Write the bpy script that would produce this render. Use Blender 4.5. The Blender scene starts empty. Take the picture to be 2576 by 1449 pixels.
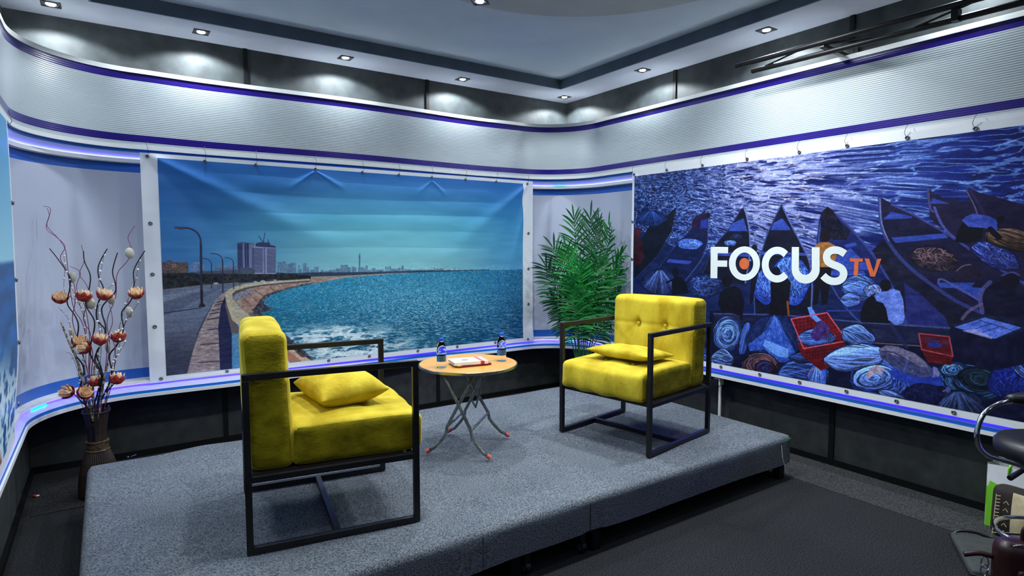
import bpy, bmesh, math, random
import numpy as np
from mathutils import Vector, Matrix, noise
R = math.radians
rnd = random.Random(7)
SC = bpy.context.scene
COL = SC.collection
# ---------------------------------------------------------------- camera
W_, H_ = 2576, 1449
F_ = 1506.0
CX, CY = W_/2, H_/2
EYE = Vector((0, 0, 1.46))
v1 = Vector((3510-CX, -(617-CY), -F_)).normalized()
v2 = Vector((262-CX, -(619-CY), -F_)).normalized()
v2 = (v2 - v2.dot(v1)*v1).normalized()
v3 = v1.cross(v2)
MR = Matrix((v1, v2, v3))                 # camera axes -> world axes
cd = bpy.data.cameras.new('camera'); cam = bpy.data.objects.new('camera', cd); COL.objects.link(cam)
cd.sensor_width = 36.0; cd.lens = F_/W_*36.0; cd.clip_start = 0.02
cam.matrix_world = Matrix.Translation(EYE) @ MR.to_4x4()
SC.camera = cam
FWD = MR @ Vector((0, 0, -1))
def ray(x, y): return MR @ Vector((x-CX, -(y-CY), -F_))
def onz(x, y, z): r = ray(x, y); return EYE + r*((z-EYE.z)/r.z)
def onx(x, y, X): r = ray(x, y); return EYE + r*(X/r.x)
def ony(x, y, Y): r = ray(x, y); return EYE + r*(Y/r.y)
def ond(x, y, D): r = ray(x, y); return EYE + r*(D/r.dot(FWD))   # a point at forward distance D
# ---------------------------------------------------------------- objects
def link(o, parent=None):
    COL.objects.link(o)
    if parent is not None: o.parent = parent
    return o
def tag(o, label=None, cat=None, group=None, kind=None):
    if label: o['label'] = label
    if cat: o['category'] = cat
    if group: o['group'] = group
    if kind: o['kind'] = kind
    return o
def thing(name, label, cat, loc=(0, 0, 0), rz=0.0, group=None):
    o = bpy.data.objects.new(name, None); o.empty_display_size = 0.05
    o.location = loc; o.rotation_euler = (0, 0, rz); link(o)
    return tag(o, label, cat, group)
def dup(root, loc=None, rz=None, label=None, group=None):
    def rec(o, p):
        c = o.copy(); COL.objects.link(c)
        if p is not None: c.parent = p
        for ch in list(kids.get(o.name, [])): rec(ch, c)
        return c
    kids = {}
    for o in COL.objects:
        if o.parent: kids.setdefault(o.parent.name, []).append(o)
    c = rec(root, None)
    if loc is not None: c.location = loc
    if rz is not None: c.rotation_euler = (0, 0, rz)
    if label: c['label'] = label
    if group: c['group'] = group
    return c
class MB:
    def __init__(s): s.v = []; s.f = []; s.m = []
    def add(s, vs, fs, m=0):
        n = len(s.v); s.v += [tuple(p) for p in vs]
        s.f += [tuple(i+n for i in f) for f in fs]; s.m += [m]*len(fs); return s
    def box(s, c, d, m=0, rot=None):
        c = Vector(c); h = Vector(d)/2
        vs = []
        for x in (-1, 1):
            for y in (-1, 1):
                for z in (-1, 1):
                    p = Vector((x*h.x, y*h.y, z*h.z))
                    if rot is not None: p = rot @ p
                    vs.append(c+p)
        return s.add(vs, [(0,1,3,2),(4,6,7,5),(0,4,5,1),(2,3,7,6),(0,2,6,4),(1,5,7,3)], m)
    def bar(s, a, b, w, h=None, m=0, up=(0, 0, 1)):
        a, b = Vector(a), Vector(b); d = (b-a); L = d.length; d.normalize(); up = Vector(up)
        if abs(d.dot(up)) > 0.99: up = Vector((1, 0, 0))
        sx = d.cross(up).normalized(); sz = sx.cross(d)
        rot = Matrix((d, sx, sz)).transposed()
        return s.box((a+b)/2, (L, w, h or w), m, rot)
    def tube(s, pts, r, seg=8, m=0, closed=False, cap=True):
        pts = [Vector(p) for p in pts]; n = len(pts)
        rs = r if isinstance(r, (list, tuple)) else [r]*n
        T = []
        for i in range(n):
            if closed: t = pts[(i+1) % n]-pts[i-1]
            else: t = pts[min(i+1, n-1)]-pts[max(i-1, 0)]
            T.append(t.normalized() if t.length > 1e-9 else Vector((0, 0, 1)))
        u = T[0].orthogonal().normalized(); vs = []
        for i in range(n):
            u = (u - u.dot(T[i])*T[i])
            u = u.normalized() if u.length > 1e-6 else T[i].orthogonal().normalized()
            w = T[i].cross(u)
            for k in range(seg):
                a = 2*math.pi*k/seg
                vs.append(pts[i] + (u*math.cos(a)+w*math.sin(a))*rs[i])
        fs = []
        for i in range(n if closed else n-1):
            j = (i+1) % n
            for k in range(seg):
                l = (k+1) % seg
                fs.append((i*seg+k, i*seg+l, j*seg+l, j*seg+k))
        if cap and not closed:
            fs.append(tuple(reversed(range(seg)))); fs.append(tuple((n-1)*seg+k for k in range(seg)))
        return s.add(vs, fs, m)
    def lathe(s, prof, seg=32, c=(0, 0, 0), m=0, cap=True):
        c = Vector(c); vs = []; n = len(prof)
        for (r, z) in prof:
            for k in range(seg):
                a = 2*math.pi*k/seg; vs.append(c+Vector((r*math.cos(a), r*math.sin(a), z)))
        ms = m if isinstance(m, list) else [m]*(n-1)
        for i in range(n-1):
            fs = [(i*seg+k, i*seg+(k+1) % seg, (i+1)*seg+(k+1) % seg, (i+1)*seg+k) for k in range(seg)]
            if i == 0: base = len(s.v); s.v += [tuple(p) for p in vs]
            s.f += [tuple(j+base for j in f) for f in fs]; s.m += [ms[i]]*len(fs)
        if cap:
            if prof[0][0] > 1e-5: s.f.append(tuple(base+k for k in reversed(range(seg)))); s.m.append(ms[0])
            if prof[-1][0] > 1e-5: s.f.append(tuple(base+(n-1)*seg+k for k in range(seg))); s.m.append(ms[-1])
        return s
    def ball(s, c, r, m=0, seg=10, rings=6, sc=(1, 1, 1)):
        prof = [(r*math.sin(math.pi*i/rings)*1.0+1e-6, -r*math.cos(math.pi*i/rings)) for i in range(rings+1)]
        n0 = len(s.v); s.lathe(prof, seg, (0, 0, 0), m, cap=False)
        for i in range(n0, len(s.v)):
            p = s.v[i]; s.v[i] = (p[0]*sc[0]+c[0], p[1]*sc[1]+c[1], p[2]*sc[2]+c[2])
        return s
    def build(s, name, mats, parent=None, smooth=False, bevel=0, sub=0, auto=None):
        me = bpy.data.meshes.new(name); me.from_pydata(s.v, [], s.f)
        for m in (mats if isinstance(mats, (list, tuple)) else [mats]): me.materials.append(m)
        me.polygons.foreach_set('material_index', s.m)
        if smooth: me.polygons.foreach_set('use_smooth', [True]*len(s.f))
        if auto:
            me.polygons.foreach_set('use_smooth', [True]*len(s.f))
            bm = bmesh.new(); bm.from_mesh(me)
            for e in bm.edges:
                if len(e.link_faces) == 2 and e.calc_face_angle(0) > R(auto): e.smooth = False
            bm.to_mesh(me); bm.free()
        me.update()
        o = link(bpy.data.objects.new(name, me), parent)
        if bevel:
            b = o.modifiers.new('bevel', 'BEVEL'); b.width = bevel; b.segments = 2; b.limit_method = 'ANGLE'; b.angle_limit = R(40)
        if sub:
            b = o.modifiers.new('sub', 'SUBSURF'); b.levels = sub; b.render_levels = sub
        return o
# ---------------------------------------------------------------- materials
def lin(c):
    return tuple(((x/255)/12.92 if x/255 <= 0.04045 else ((x/255+0.055)/1.055)**2.4) for x in c[:3])
def mat(name, rgb, rough=0.6, metal=0.0, spec=0.5, rgb2=None, nscale=30, nmix=(0.35, 0.65), bump=0.0, bscale=200,
        stretch=None, emit=None, estr=0.0, trans=0.0, ior=1.45, sheen=0.0, sheent=None, coat=0.0, coatr=0.1, rough2=None, bdist=0.002, wave=None):
    m = bpy.data.materials.new(name); m.use_nodes = True; nt = m.node_tree; N = nt.nodes; L = nt.links
    b = N['Principled BSDF']
    b.inputs['Base Color'].default_value = (*lin(rgb), 1)
    b.inputs['Roughness'].default_value = rough; b.inputs['Metallic'].default_value = metal
    b.inputs['Specular IOR Level'].default_value = spec; b.inputs['IOR'].default_value = ior
    b.inputs['Transmission Weight'].default_value = trans
    if coat: b.inputs['Coat Weight'].default_value = coat; b.inputs['Coat Roughness'].default_value = coatr
    if sheen:
        b.inputs['Sheen Weight'].default_value = sheen; b.inputs['Sheen Roughness'].default_value = 0.4
        if sheent: b.inputs['Sheen Tint'].default_value = (*lin(sheent), 1)
    if emit: b.inputs['Emission Color'].default_value = (*lin(emit), 1); b.inputs['Emission Strength'].default_value = estr
    co = N.new('ShaderNodeTexCoord'); vec = co.outputs['Object']
    mp = N.new('ShaderNodeMapping'); L.new(vec, mp.inputs['Vector']); vec = mp.outputs['Vector']
    if stretch: mp.inputs['Scale'].default_value = stretch
    n1 = N.new('ShaderNodeTexNoise'); n1.inputs['Scale'].default_value = nscale; n1.inputs['Detail'].default_value = 5
    L.new(vec, n1.inputs['Vector'])
    if rgb2:
        cr = N.new('ShaderNodeValToRGB'); cr.color_ramp.elements[0].position = nmix[0]; cr.color_ramp.elements[1].position = nmix[1]
        cr.color_ramp.elements[0].color = (*lin(rgb), 1); cr.color_ramp.elements[1].color = (*lin(rgb2), 1)
        L.new(n1.outputs['Fac'], cr.inputs['Fac']); L.new(cr.outputs['Color'], b.inputs['Base Color'])
    if rough2 is not None:
        mr = N.new('ShaderNodeMapRange'); mr.inputs['To Min'].default_value = rough; mr.inputs['To Max'].default_value = rough2
        L.new(n1.outputs['Fac'], mr.inputs['Value']); L.new(mr.outputs['Result'], b.inputs['Roughness'])
    if bump:
        if wave:
            n2 = N.new('ShaderNodeTexWave'); n2.bands_direction = wave; n2.inputs['Scale'].default_value = bscale
            n2.inputs['Distortion'].default_value = 0.0; L.new(vec, n2.inputs['Vector'])
        else:
            n2 = N.new('ShaderNodeTexNoise'); n2.inputs['Scale'].default_value = bscale; n2.inputs['Detail'].default_value = 3
            L.new(vec, n2.inputs['Vector'])
        bp = N.new('ShaderNodeBump'); bp.inputs['Strength'].default_value = bump; bp.inputs['Distance'].default_value = bdist
        L.new(n2.outputs['Fac'], bp.inputs['Height']); L.new(bp.outputs['Normal'], b.inputs['Normal'])
    return m
M = {}
M['black_panel'] = mat('black_panel', (40, 44, 46), 0.5, spec=0.35, rgb2=(62, 68, 69), nscale=9, nmix=(.3, .75), bump=.5, bscale=14, bdist=.004, rough2=.62)
M['black_low'] = mat('black_low', (44, 47, 49), 0.75, spec=0.2, rgb2=(60, 64, 64), nscale=11, nmix=(.3, .75), bump=.3, bscale=120)
M['black_strip'] = mat('black_strip', (12, 13, 15), 0.55, spec=.3)
M['dark_base'] = mat('dark_base', (8, 8, 10), 0.7, spec=.2)
M['soffit'] = mat('soffit', (176, 180, 194), 0.85, spec=.2, rgb2=(168, 173, 188), nscale=4, bump=.1, bscale=60)
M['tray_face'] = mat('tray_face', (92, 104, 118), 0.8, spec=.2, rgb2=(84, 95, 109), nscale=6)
M['tray_top'] = mat('tray_top', (200, 210, 220), 0.9, spec=.15, rgb2=(193, 203, 214), nscale=3)
M['disc_paint'] = mat('disc_paint', (186, 190, 190), 0.9, spec=.15, rgb2=(178, 182, 183), nscale=3)
M['fascia'] = mat('fascia', (178, 188, 192), 0.34, spec=.5, rgb2=(170, 180, 186), nscale=2, bump=.25, bscale=26, wave='Z', bdist=.002, coat=.25, coatr=.12)
M['fascia_trim'] = mat('fascia_trim', (226, 228, 226), 0.4, spec=.4)
M['purple'] = mat('purple', (38, 20, 124), 0.3, spec=.5, rgb2=(32, 17, 110), nscale=3, bump=.2, bscale=26, wave='Z', coat=.3, coatr=.12)
M['blue_strip'] = mat('blue_strip', (26, 108, 200), 0.4, spec=.5)
M['blue_band'] = mat('blue_band', (38, 96, 190), 0.35, spec=.5)
M['column'] = mat('column', (188, 194, 212), 0.3, spec=.5, rgb2=(180, 187, 207), nscale=2, bump=.2, bscale=3, coat=.2)
M['slope'] = mat('slope', (178, 178, 200), 0.4, spec=.4)
M['carpet'] = mat('carpet', (20, 21, 23), 0.95, spec=.1, rgb2=(60, 61, 64), nscale=170, nmix=(.35, .7), bump=.8, bscale=260, bdist=.004)
M['carpet_light'] = mat('carpet_light', (32, 33, 35), 0.95, spec=.1, rgb2=(82, 83, 85), nscale=170, nmix=(.35, .7), bump=.8, bscale=260, bdist=.004)
def carpet_stage():
    m = mat('stage_carpet', (62, 68, 76), 0.95, spec=.1, rgb2=(138, 145, 153), nscale=160, nmix=(.33, .68), bump=1.0, bscale=230, bdist=.005)
    nt = m.node_tree; N = nt.nodes; L = nt.links; b = N['Principled BSDF']
    src = b.inputs['Base Color'].links[0].from_socket
    n = N.new('ShaderNodeTexNoise'); n.inputs['Scale'].default_value = 3.0; n.inputs['Detail'].default_value = 6
    co = N.new('ShaderNodeTexCoord'); L.new(co.outputs['Object'], n.inputs['Vector'])
    mx = N.new('ShaderNodeMix'); mx.data_type = 'RGBA'; mx.blend_type = 'MULTIPLY'
    cr = N.new('ShaderNodeValToRGB'); cr.color_ramp.elements[0].position = .3; cr.color_ramp.elements[1].position = .7
    cr.color_ramp.elements[0].color = (.78, .8, .82, 1); cr.color_ramp.elements[1].color = (1, 1, 1, 1)
    L.new(n.outputs['Fac'], cr.inputs['Fac']); mx.inputs[0].default_value = 1
    L.new(src, mx.inputs[6]); L.new(cr.outputs['Color'], mx.inputs[7]); L.new(mx.outputs[2], b.inputs['Base Color'])
    return m
M['stage_carpet'] = carpet_stage()
M['black_metal'] = mat('black_metal', (20, 20, 22), 0.42, metal=.2, spec=.5, bump=.1, bscale=90, rgb2=(28, 28, 30), nscale=20)
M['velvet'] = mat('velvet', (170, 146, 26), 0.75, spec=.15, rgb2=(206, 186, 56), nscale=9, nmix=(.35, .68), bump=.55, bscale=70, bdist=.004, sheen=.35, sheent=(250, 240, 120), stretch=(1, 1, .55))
M['velvet_side_shade'] = mat('velvet_side_shade', (104, 92, 6), 0.8, spec=.15, rgb2=(156, 142, 22), nscale=16, nmix=(.3, .7), bump=.6, bscale=75, bdist=.004, sheen=.3, sheent=(240, 235, 120), stretch=(.8, 1, 1.2))  # darker copy of the velvet: weaker light on cushion sides put into the colour
M['chrome'] = mat('chrome', (220, 222, 228), 0.1, metal=1.0)
M['steel'] = mat('steel', (150, 158, 152), 0.38, metal=.75, spec=.5, rgb2=(110, 116, 110), nscale=30)
M['rim_metal'] = mat('rim_metal', (170, 172, 150), 0.22, metal=.9)
M['rubber_red'] = mat('rubber_red', (200, 92, 84), 0.7)
M['table_wood'] = mat('table_wood', (196, 136, 58), 0.36, spec=.5, rgb2=(216, 160, 80), nscale=6, nmix=(.3, .7), stretch=(1.2, 14, 1), coat=.3, coatr=.15)
M['white_paper'] = mat('white_paper', (225, 224, 215), 0.6)
M['page'] = mat('page', (200, 190, 165), 0.8)
M['red_print'] = mat('red_print', (176, 38, 44), 0.5)
M['pink_print'] = mat('pink_print', (205, 100, 104), 0.5)
M['dark_red'] = mat('dark_red', (110, 24, 26), 0.5)
M['yellow_print'] = mat('yellow_print', (220, 200, 40), 0.5)
M['grey_print'] = mat('grey_print', (120, 128, 128), 0.6)
M['water_plastic'] = mat('water_plastic', (245, 248, 250), 0.03, trans=1.0, ior=1.09)
M['cap_blue'] = mat('cap_blue', (20, 86, 200), 0.4)
M['label_blue'] = mat('label_blue', (28, 110, 190), 0.4)
M['label_dark'] = mat('label_dark', (60, 86, 100), 0.4)
M['label_white'] = mat('label_white', (235, 238, 240), 0.5)
M['black_plastic'] = mat('black_plastic', (14, 14, 16), 0.45)
M['black_leather'] = mat('black_leather', (26, 26, 32), 0.42, spec=.5, bump=.25, bscale=150)
M['brown_leather'] = mat('brown_leather', (46, 20, 18), 0.38, spec=.5, bump=.3, bscale=110, rgb2=(34, 14, 14), nscale=12)
M['grey_nylon'] = mat('grey_nylon', (58, 62, 62), 0.8, bump=.3, bscale=300, rgb2=(50, 54, 54), nscale=20)
M['white_plastic'] = mat('white_plastic', (222, 224, 226), 0.35, spec=.5)
M['green_plastic'] = mat('green_plastic', (120, 200, 50), 0.4)
M['cream_fabric'] = mat('cream_fabric', (196, 184, 150), 0.85, rgb2=(180, 166, 130), nscale=30, bump=.3, bscale=200)
M['brown_fabric'] = mat('brown_fabric', (30, 22, 20), 0.8)
M['vinyl_white'] = mat('vinyl_white', (224, 228, 234), 0.42, spec=.4)
M['grommet'] = mat('grommet', (120, 122, 128), 0.3, metal=.8)
M['wire'] = mat('wire', (70, 72, 78), 0.35, metal=.9)
M['wicker'] = mat('wicker', (42, 28, 22), 0.55, bump=.5, bscale=160, rgb2=(28, 19, 16), nscale=40, stretch=(3, 3, .3))
M['bronze'] = mat('bronze', (112, 92, 66), 0.4, metal=.5, bump=.6, bscale=80, rgb2=(64, 50, 38), nscale=60)
M['stem_black'] = mat('stem_black', (16, 12, 16), 0.5)
M['twig_purple'] = mat('twig_purple', (120, 28, 84), 0.55)
M['petal_cream'] = mat('petal_cream', (244, 212, 172), 0.7, rgb2=(234, 186, 140), nscale=40)
M['petal_red'] = mat('petal_red', (164, 48, 36), 0.7, rgb2=(140, 34, 28), nscale=40)
M['disc_cream'] = mat('disc_cream', (214, 206, 186), 0.7, rgb2=(198, 188, 164), nscale=30)
M['bead_white'] = mat('bead_white', (222, 222, 208), 0.5)
M['bark'] = mat('bark', (160, 150, 130), 0.8, rgb2=(60, 50, 44), nscale=60, nmix=(.45, .55))
M['palm_leaf'] = mat('palm_leaf', (10, 84, 34), 0.5, spec=.35, rgb2=(20, 112, 44), nscale=6)
M['palm_leaf_deep'] = mat('palm_leaf_deep', (14, 62, 40), 0.5, spec=.35, rgb2=(20, 84, 50), nscale=6)
M['palm_leaf_bright'] = mat('palm_leaf_bright', (14, 118, 40), 0.5, spec=.35, rgb2=(28, 140, 56), nscale=6)
M['palm_stem'] = mat('palm_stem', (30, 84, 44), 0.55)
M['lamp_glow'] = mat('lamp_glow', (255, 255, 255), .5, emit=(235, 245, 255), estr=14)
M['led_purple'] = mat('led_purple', (60, 50, 255), .5, emit=(58, 44, 255), estr=24)
M['led_lavender'] = mat('led_lavender', (120, 120, 255), .5, emit=(88, 92, 255), estr=17)
M['led_cyan'] = mat('led_cyan', (0, 150, 255), .5, emit=(0, 160, 255), estr=6)
M['reflector'] = mat('reflector', (180, 182, 186), .25, metal=.9)
# ---------------------------------------------------------------- the room
XL, XR, YB, YF, ZC = -0.46, 3.97, 4.85, -2.6, 2.91
def struct(name, mb, m, **k):
    o = mb.build(name, m, **k); o['kind'] = 'structure'; return o
struct('floor', MB().box(((XL+XR)/2, (YB+YF)/2, -.05), (XR-XL+.4, YB-YF+.4, .1)), M['carpet'])
struct('wall_back', MB().box(((XL+XR)/2, YB+.05, 1.5), (XR-XL+.4, .1, 3.2)), M['black_panel'])
struct('wall_right', MB().box((XR+.05, (YB+YF)/2, 1.5), (.1, YB-YF, 3.2)), M['black_panel'])
struct('wall_left', MB().box((XL-.05, (YB+YF)/2, 1.5), (.1, YB-YF, 3.2)), M['black_panel'])
struct('wall_front', MB().box(((XL+XR)/2, YF-.05, 1.5), (XR-XL+.4, .1, 3.2)), M['black_low'])
# soffit with the recessed tray
TX0, TX1, TY0, TY1, TZ = -.02, 3.575, -.9, 4.45, 2.995
mb = MB(); zt = 3.12
mb.box(((XL+XR)/2, (TY1+YB)/2, (ZC+zt)/2), (XR-XL, YB-TY1, zt-ZC))
mb.box(((XL+XR)/2, (TY0+YF)/2, (ZC+zt)/2), (XR-XL, TY0-YF, zt-ZC))
mb.box(((TX0+XL)/2, (TY0+TY1)/2, (ZC+zt)/2), (TX0-XL, TY1-TY0, zt-ZC))
mb.box(((TX1+XR)/2, (TY0+TY1)/2, (ZC+zt)/2), (XR-TX1, TY1-TY0, zt-ZC))
mb.m = [0]*len(mb.m)
so = struct('ceiling', mb, [M['soffit']])
mb = MB().box(((TX0+TX1)/2, (TY0+TY1)/2, TZ+.05), (TX1-TX0, TY1-TY0, .1))
struct('ceiling', mb, [M['tray_top']])
mb = MB(); t = .012
mb.box(((TX0+TX1)/2, TY1-t/2, (ZC+TZ)/2), (TX1-TX0, t, TZ-ZC)); mb.box(((TX0+TX1)/2, TY0+t/2, (ZC+TZ)/2), (TX1-TX0, t, TZ-ZC))
mb.box((TX0+t/2, (TY0+TY1)/2, (ZC+TZ)/2), (t, TY1-TY0-2*t, TZ-ZC)); mb.box((TX1-t/2, (TY0+TY1)/2, (ZC+TZ)/2), (t, TY1-TY0-2*t, TZ-ZC))
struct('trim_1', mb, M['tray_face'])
struct('ceiling', MB().lathe([(1.165, 0), (1.165, .012)], 96, (2.0, 2.2, TZ-.012)), M['disc_paint'])
# ---- curved set wall: plan curves share one parametrisation
def curve(xl, xr, yb, rl, rr, bulge=None, y0=-2.4, n1=14, na=22, nb=44):
    P = []
    for i in range(n1): P.append((xl, y0+(yb-rl-y0)*i/n1))
    for i in range(na): a = math.pi - (math.pi/2)*i/na; P.append((xl+rl+rl*math.cos(a), yb-rl+rl*math.sin(a)))
    for i in range(nb): P.append((xl+rl+(xr-rr-xl-rl)*i/nb, yb))
    for i in range(na): a = math.pi/2 - (math.pi/2)*i/na; P.append((xr-rr+rr*math.cos(a), yb-rr+rr*math.sin(a)))
    for i in range(n1+1): P.append((xr, yb-rr+(y0-(yb-rr))*i/n1))
    if bulge:
        P = [(x, y + bulge(x)*max(0, min(1, (y-(yb-max(rl, rr)))/max(rl, rr)))) for x, y in P]
    return P
def bul(pts):
    def f(x):
        if x <= pts[0][0]: return pts[0][1]
        for (a, b), (c, d) in zip(pts, pts[1:]):
            if x <= c:
                t = (x-a)/(c-a); t = t*t*(3-2*t); return b+(d-b)*t
        return pts[-1][1]
    return f
CF = curve(-.39, 3.82, 4.73, .6, .52, bul([(.2, .0), (.6, .02), (1.7, -.02), (2.85, .03), (3.3, 0)]))
CL = curve(-.39, 3.82, 4.64, .55, .5, bul([(.3, -.03), (.7, -.035), (1.6, .04), (2.3, .09), (3.1, .03)]))
CP = curve(-.445, 3.925, 4.81, .62, .6)
def off(c, d):       # shift a plan curve into the room (+) or to the wall (-)
    n = len(c); out = []
    for i in range(n):
        a = Vector(c[max(i-1, 0)]); b = Vector(c[min(i+1, n-1)]); t = (b-a).normalized()
        out.append((c[i][0]+t.y*d, c[i][1]-t.x*d))
    return out
def lerp(a, b, t): return [(p[0]*(1-t)+q[0]*t, p[1]*(1-t)+q[1]*t) for p, q in zip(a, b)]
def sweep(rows, mats):      # rows: (curve, z) ; mats per band
    mb = MB(); n = len(rows[0][0]); vs = []
    for c, z in rows: vs += [(x, y, z) for x, y in c]
    k = 0; mb.v = vs
    for r in range(len(rows)-1):
        if mats[r] is None: continue
        for i in range(n-1):
            mb.f.append((r*n+i, r*n+i+1, (r+1)*n+i+1, (r+1)*n+i)); mb.m.append(mats[r])
    return mb
z0 = 1.46
CFo = off(CF, .006); W2 = off(CP, -.03)
f_rows = [(W2, z0+1.165), (CFo, z0+1.165), (CFo, z0+1.136), (CF, z0+1.136), (CF, z0+1.088), (CF, z0+.7346), (CF, z0+.688), (CF, z0+.666),
          (CFo, z0+.666), (CFo, z0+.641), (off(CF, -.012), z0+.641)]
struct('trim_2', sweep(f_rows, [1, 1, 1, 2, 0, 2, 0, 1, 1, 1]), [M['fascia'], M['fascia_trim'], M['purple']], auto=35)
A = lerp(CF, CP, .15); B = lerp(CF, CP, .72); B2 = lerp(CF, CP, .55)
E_ = lerp(CF, CP, .90)
mb = sweep([(off(CF, -.012), z0+.641), (A, z0+.625), (A, z0+.620), (E_, z0+.572)], [1, 1, 0])
struct('trim_3', mb, [M['fascia_trim'], M['blue_strip']], auto=35)
mb = sweep([(E_, z0+.572), (E_, z0+.560), (lerp(CF, CP, .60), z0+.560), (lerp(CF, CP, .60), z0+.580), (lerp(CF, CP, .54), z0+.580), (lerp(CF, CP, .54), z0+.556), (E_, z0+.552)], [0]*6)
struct('trim_4', mb, [M['fascia_trim']], auto=35)
mb = sweep([(CP, z0+.60), (CP, z0+.495), (CP, z0-.838), (CP, z0-.93)], [1, 0, 1])
struct('trim_5', mb, [M['column'], M['blue_band']], auto=35)
D0 = lerp(CL, CP, .8); D1 = lerp(CL, CP, .45)
mb = sweep([(lerp(CL, CP, .62), z0-.925), (D1, z0-.925), (D1, z0-.908), (CP, z0-.905)], [0, 0, 0])
struct('trim_6', mb, [M['fascia_trim']], auto=35)
mb = sweep([(CP, z0-.938), (lerp(CL, CP, .62), z0-.938), (CL, z0-.957)], [0, 0])
struct('trim_7', mb, [M['slope']], auto=35)
CLo = off(CL, .008)
mb = sweep([(CL, z0-.957), (CL, z0-.9765), (CLo, z0-.9765), (CLo, z0-.999), (W2, z0-.999)], [1, 0, 0, 0])
struct('trim_8', mb, [M['fascia_trim'], M['blue_strip']], auto=35)
# LED strips hidden behind the two trims
def led(name, c, z, label):
    mb = MB(); mb.tube([(x, y, z) for x, y in c], .005, 6)
    return tag(mb.build(name, M['led_lavender' if 'upper' in label else 'led_purple'], smooth=True), label, 'light strip')
led('led_strip', lerp(CF, CP, .74), z0+.567, 'glowing purple LED strip tucked under the upper curved fascia')
led('led_strip', lerp(CL, CP, .74), z0-.932, 'glowing purple LED strip tucked along the lower curved ledge')
def cyan(x, y, Cc, t, z, label):
    p = onz(x, y, z); c = lerp(Cc, CP, t)
    i = min(range(len(c)), key=lambda k: (c[k][0]-p.x)**2+(c[k][1]-p.y)**2)
    mb = MB(); mb.tube([(q[0], q[1], z) for q in c[i-1:i+3]], .006, 6)
    return tag(mb.build('led_module', M['led_cyan'], smooth=True), label, 'light')
cyan(1425, 861, CL, .50, z0-.938, 'bright cyan LED module on the lower ledge behind the palm')
cyan(140, 1026, CL, .50, z0-.938, 'bright cyan LED module on the lower ledge left of the vase')
cyan(1400, 464, CF, .70, z0+.574, 'bright cyan LED module under the fascia above the palm')
# lower dark dado panels in front of the bare wall, joint strips and skirting
struct('wall_back', MB().box((1.755, YB-.006, .245), (XR-XL-.02, .012, .42)), M['black_low'])
struct('wall_right', MB().box((XR-.006, 1.2, .245), (.012, 7.2, .42)), M['black_low'])
struct('wall_left', MB().box((XL+.006, 1.2, .245), (.012, 7.2, .42)), M['black_low'])
struct('baseboard_back', MB().box((1.755, YB-.015, .02), (XR-XL-.04, .03, .04)), M['dark_base'])
struct('baseboard_right', MB().box((XR-.015, 1.2, .02), (.03, 7.2, .04)), M['dark_base'])
struct('baseboard_left', MB().box((XL+.015, 1.2, .02), (.03, 7.2, .04)), M['dark_base'])
for i, (px, py) in enumerate(((617, 150), (1075, 240))):
    p = ony(px, py, YB-.004); struct('trim_%d' % (9+i), MB().box((p.x, YB-.006, 2.75), (.028, .012, .32)), M['black_strip'])
for i, (px, py) in enumerate(((1698, 200), (2145, 60))):
    p = onx(px, py, XR-.004); struct('trim_%d' % (11+i), MB().box((XR-.006, p.y, 2.75), (.012, .03, .32)), M['black_strip'])
struct('trim_13', MB().box((2.469, YB-.018, .245), (.03, .012, .42)), M['black_strip'])
struct('trim_14', MB().box((XR-.018, 2.035, .245), (.012, .035, .42)), M['black_strip'])
struct('trim_15', MB().box((.7, YB-.018, .245), (.03, .012, .42)), M['black_strip'])
struct('trim_16', MB().box((XR-.018, .75, .245), (.012, .035, .42)), M['black_strip'])
# carpet strip between the seam and the right wall
tag(MB().box((3.735, 1.0, .0015), (.41, 7.1, .003)).build('carpet_strip', M['carpet_light']), 'lighter grey carpet strip along the foot of the right wall', 'carpet')
o = MB().box((-.22, 4.28, .002), (.34, .45, .004)).build('carpet_patch', M['carpet'])
tag(o, 'ribbed dark carpet offcut in the left corner behind the stage', 'carpet')
# downlights
dl_pos = [(-.207, 4.62), (.602, 4.638), (1.599, 4.639), (2.643, 4.653), (3.775, 4.643), (3.742, 3.583), (3.747, 2.464)]
dl_lab = ['square recessed downlight at the far left end of the soffit', 'second recessed downlight from the left end of the soffit',
          'third recessed downlight from the left along the back soffit', 'recessed downlight left of the ceiling corner above the table side',
          'recessed downlight right in the ceiling corner above the palm', 'first recessed downlight along the right soffit from the corner',
          'recessed downlight above the black tube truss on the right soffit']
def downlight(loc):
    t = thing('downlight', 'lamp', 'ceiling light', loc, 0, 'recessed downlights in the soffit')
    mb = MB(); s = .05; w = .014
    for a in range(4):
        c, d = ((0, s-w/2), (2*s, w)) if a % 2 == 0 else ((s-w/2, 0), (w, 2*s-2*w))
        sg = 1 if a < 2 else -1
        mb.box((c[0]*sg, c[1]*sg, -.003), (d[0], d[1], .006))
    mb.build('frame', M['black_plastic'], t, bevel=.002)
    MB().lathe([(.036, -.001), (.036, -.004), (.026, -.002), (.026, -.001)], 24).box((0, 0, -.0008), (.072, .072, .0012)).build('reflector', M['reflector'], t, auto=40)
    MB().lathe([(.026, -.002), (.022, -.007), (.0001, -.009)], 24, cap=False).build('lens', M['lamp_glow'], t, smooth=True)
    return t
D = downlight((*dl_pos[0], ZC)); D['label'] = dl_lab[0]
for p, l in zip(dl_pos[1:], dl_lab[1:]): dup(D, (*p, ZC), 0, l)
hid = [(3.747, 1.35), (3.747, .2), (3.747, -1.0), (-.25, 3.5), (-.25, 2.4), (-.25, 1.3), (-.25, .1), (-.25, -1.1), (.8, -1.9), (1.9, -1.9), (3.0, -1.9)]
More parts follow.
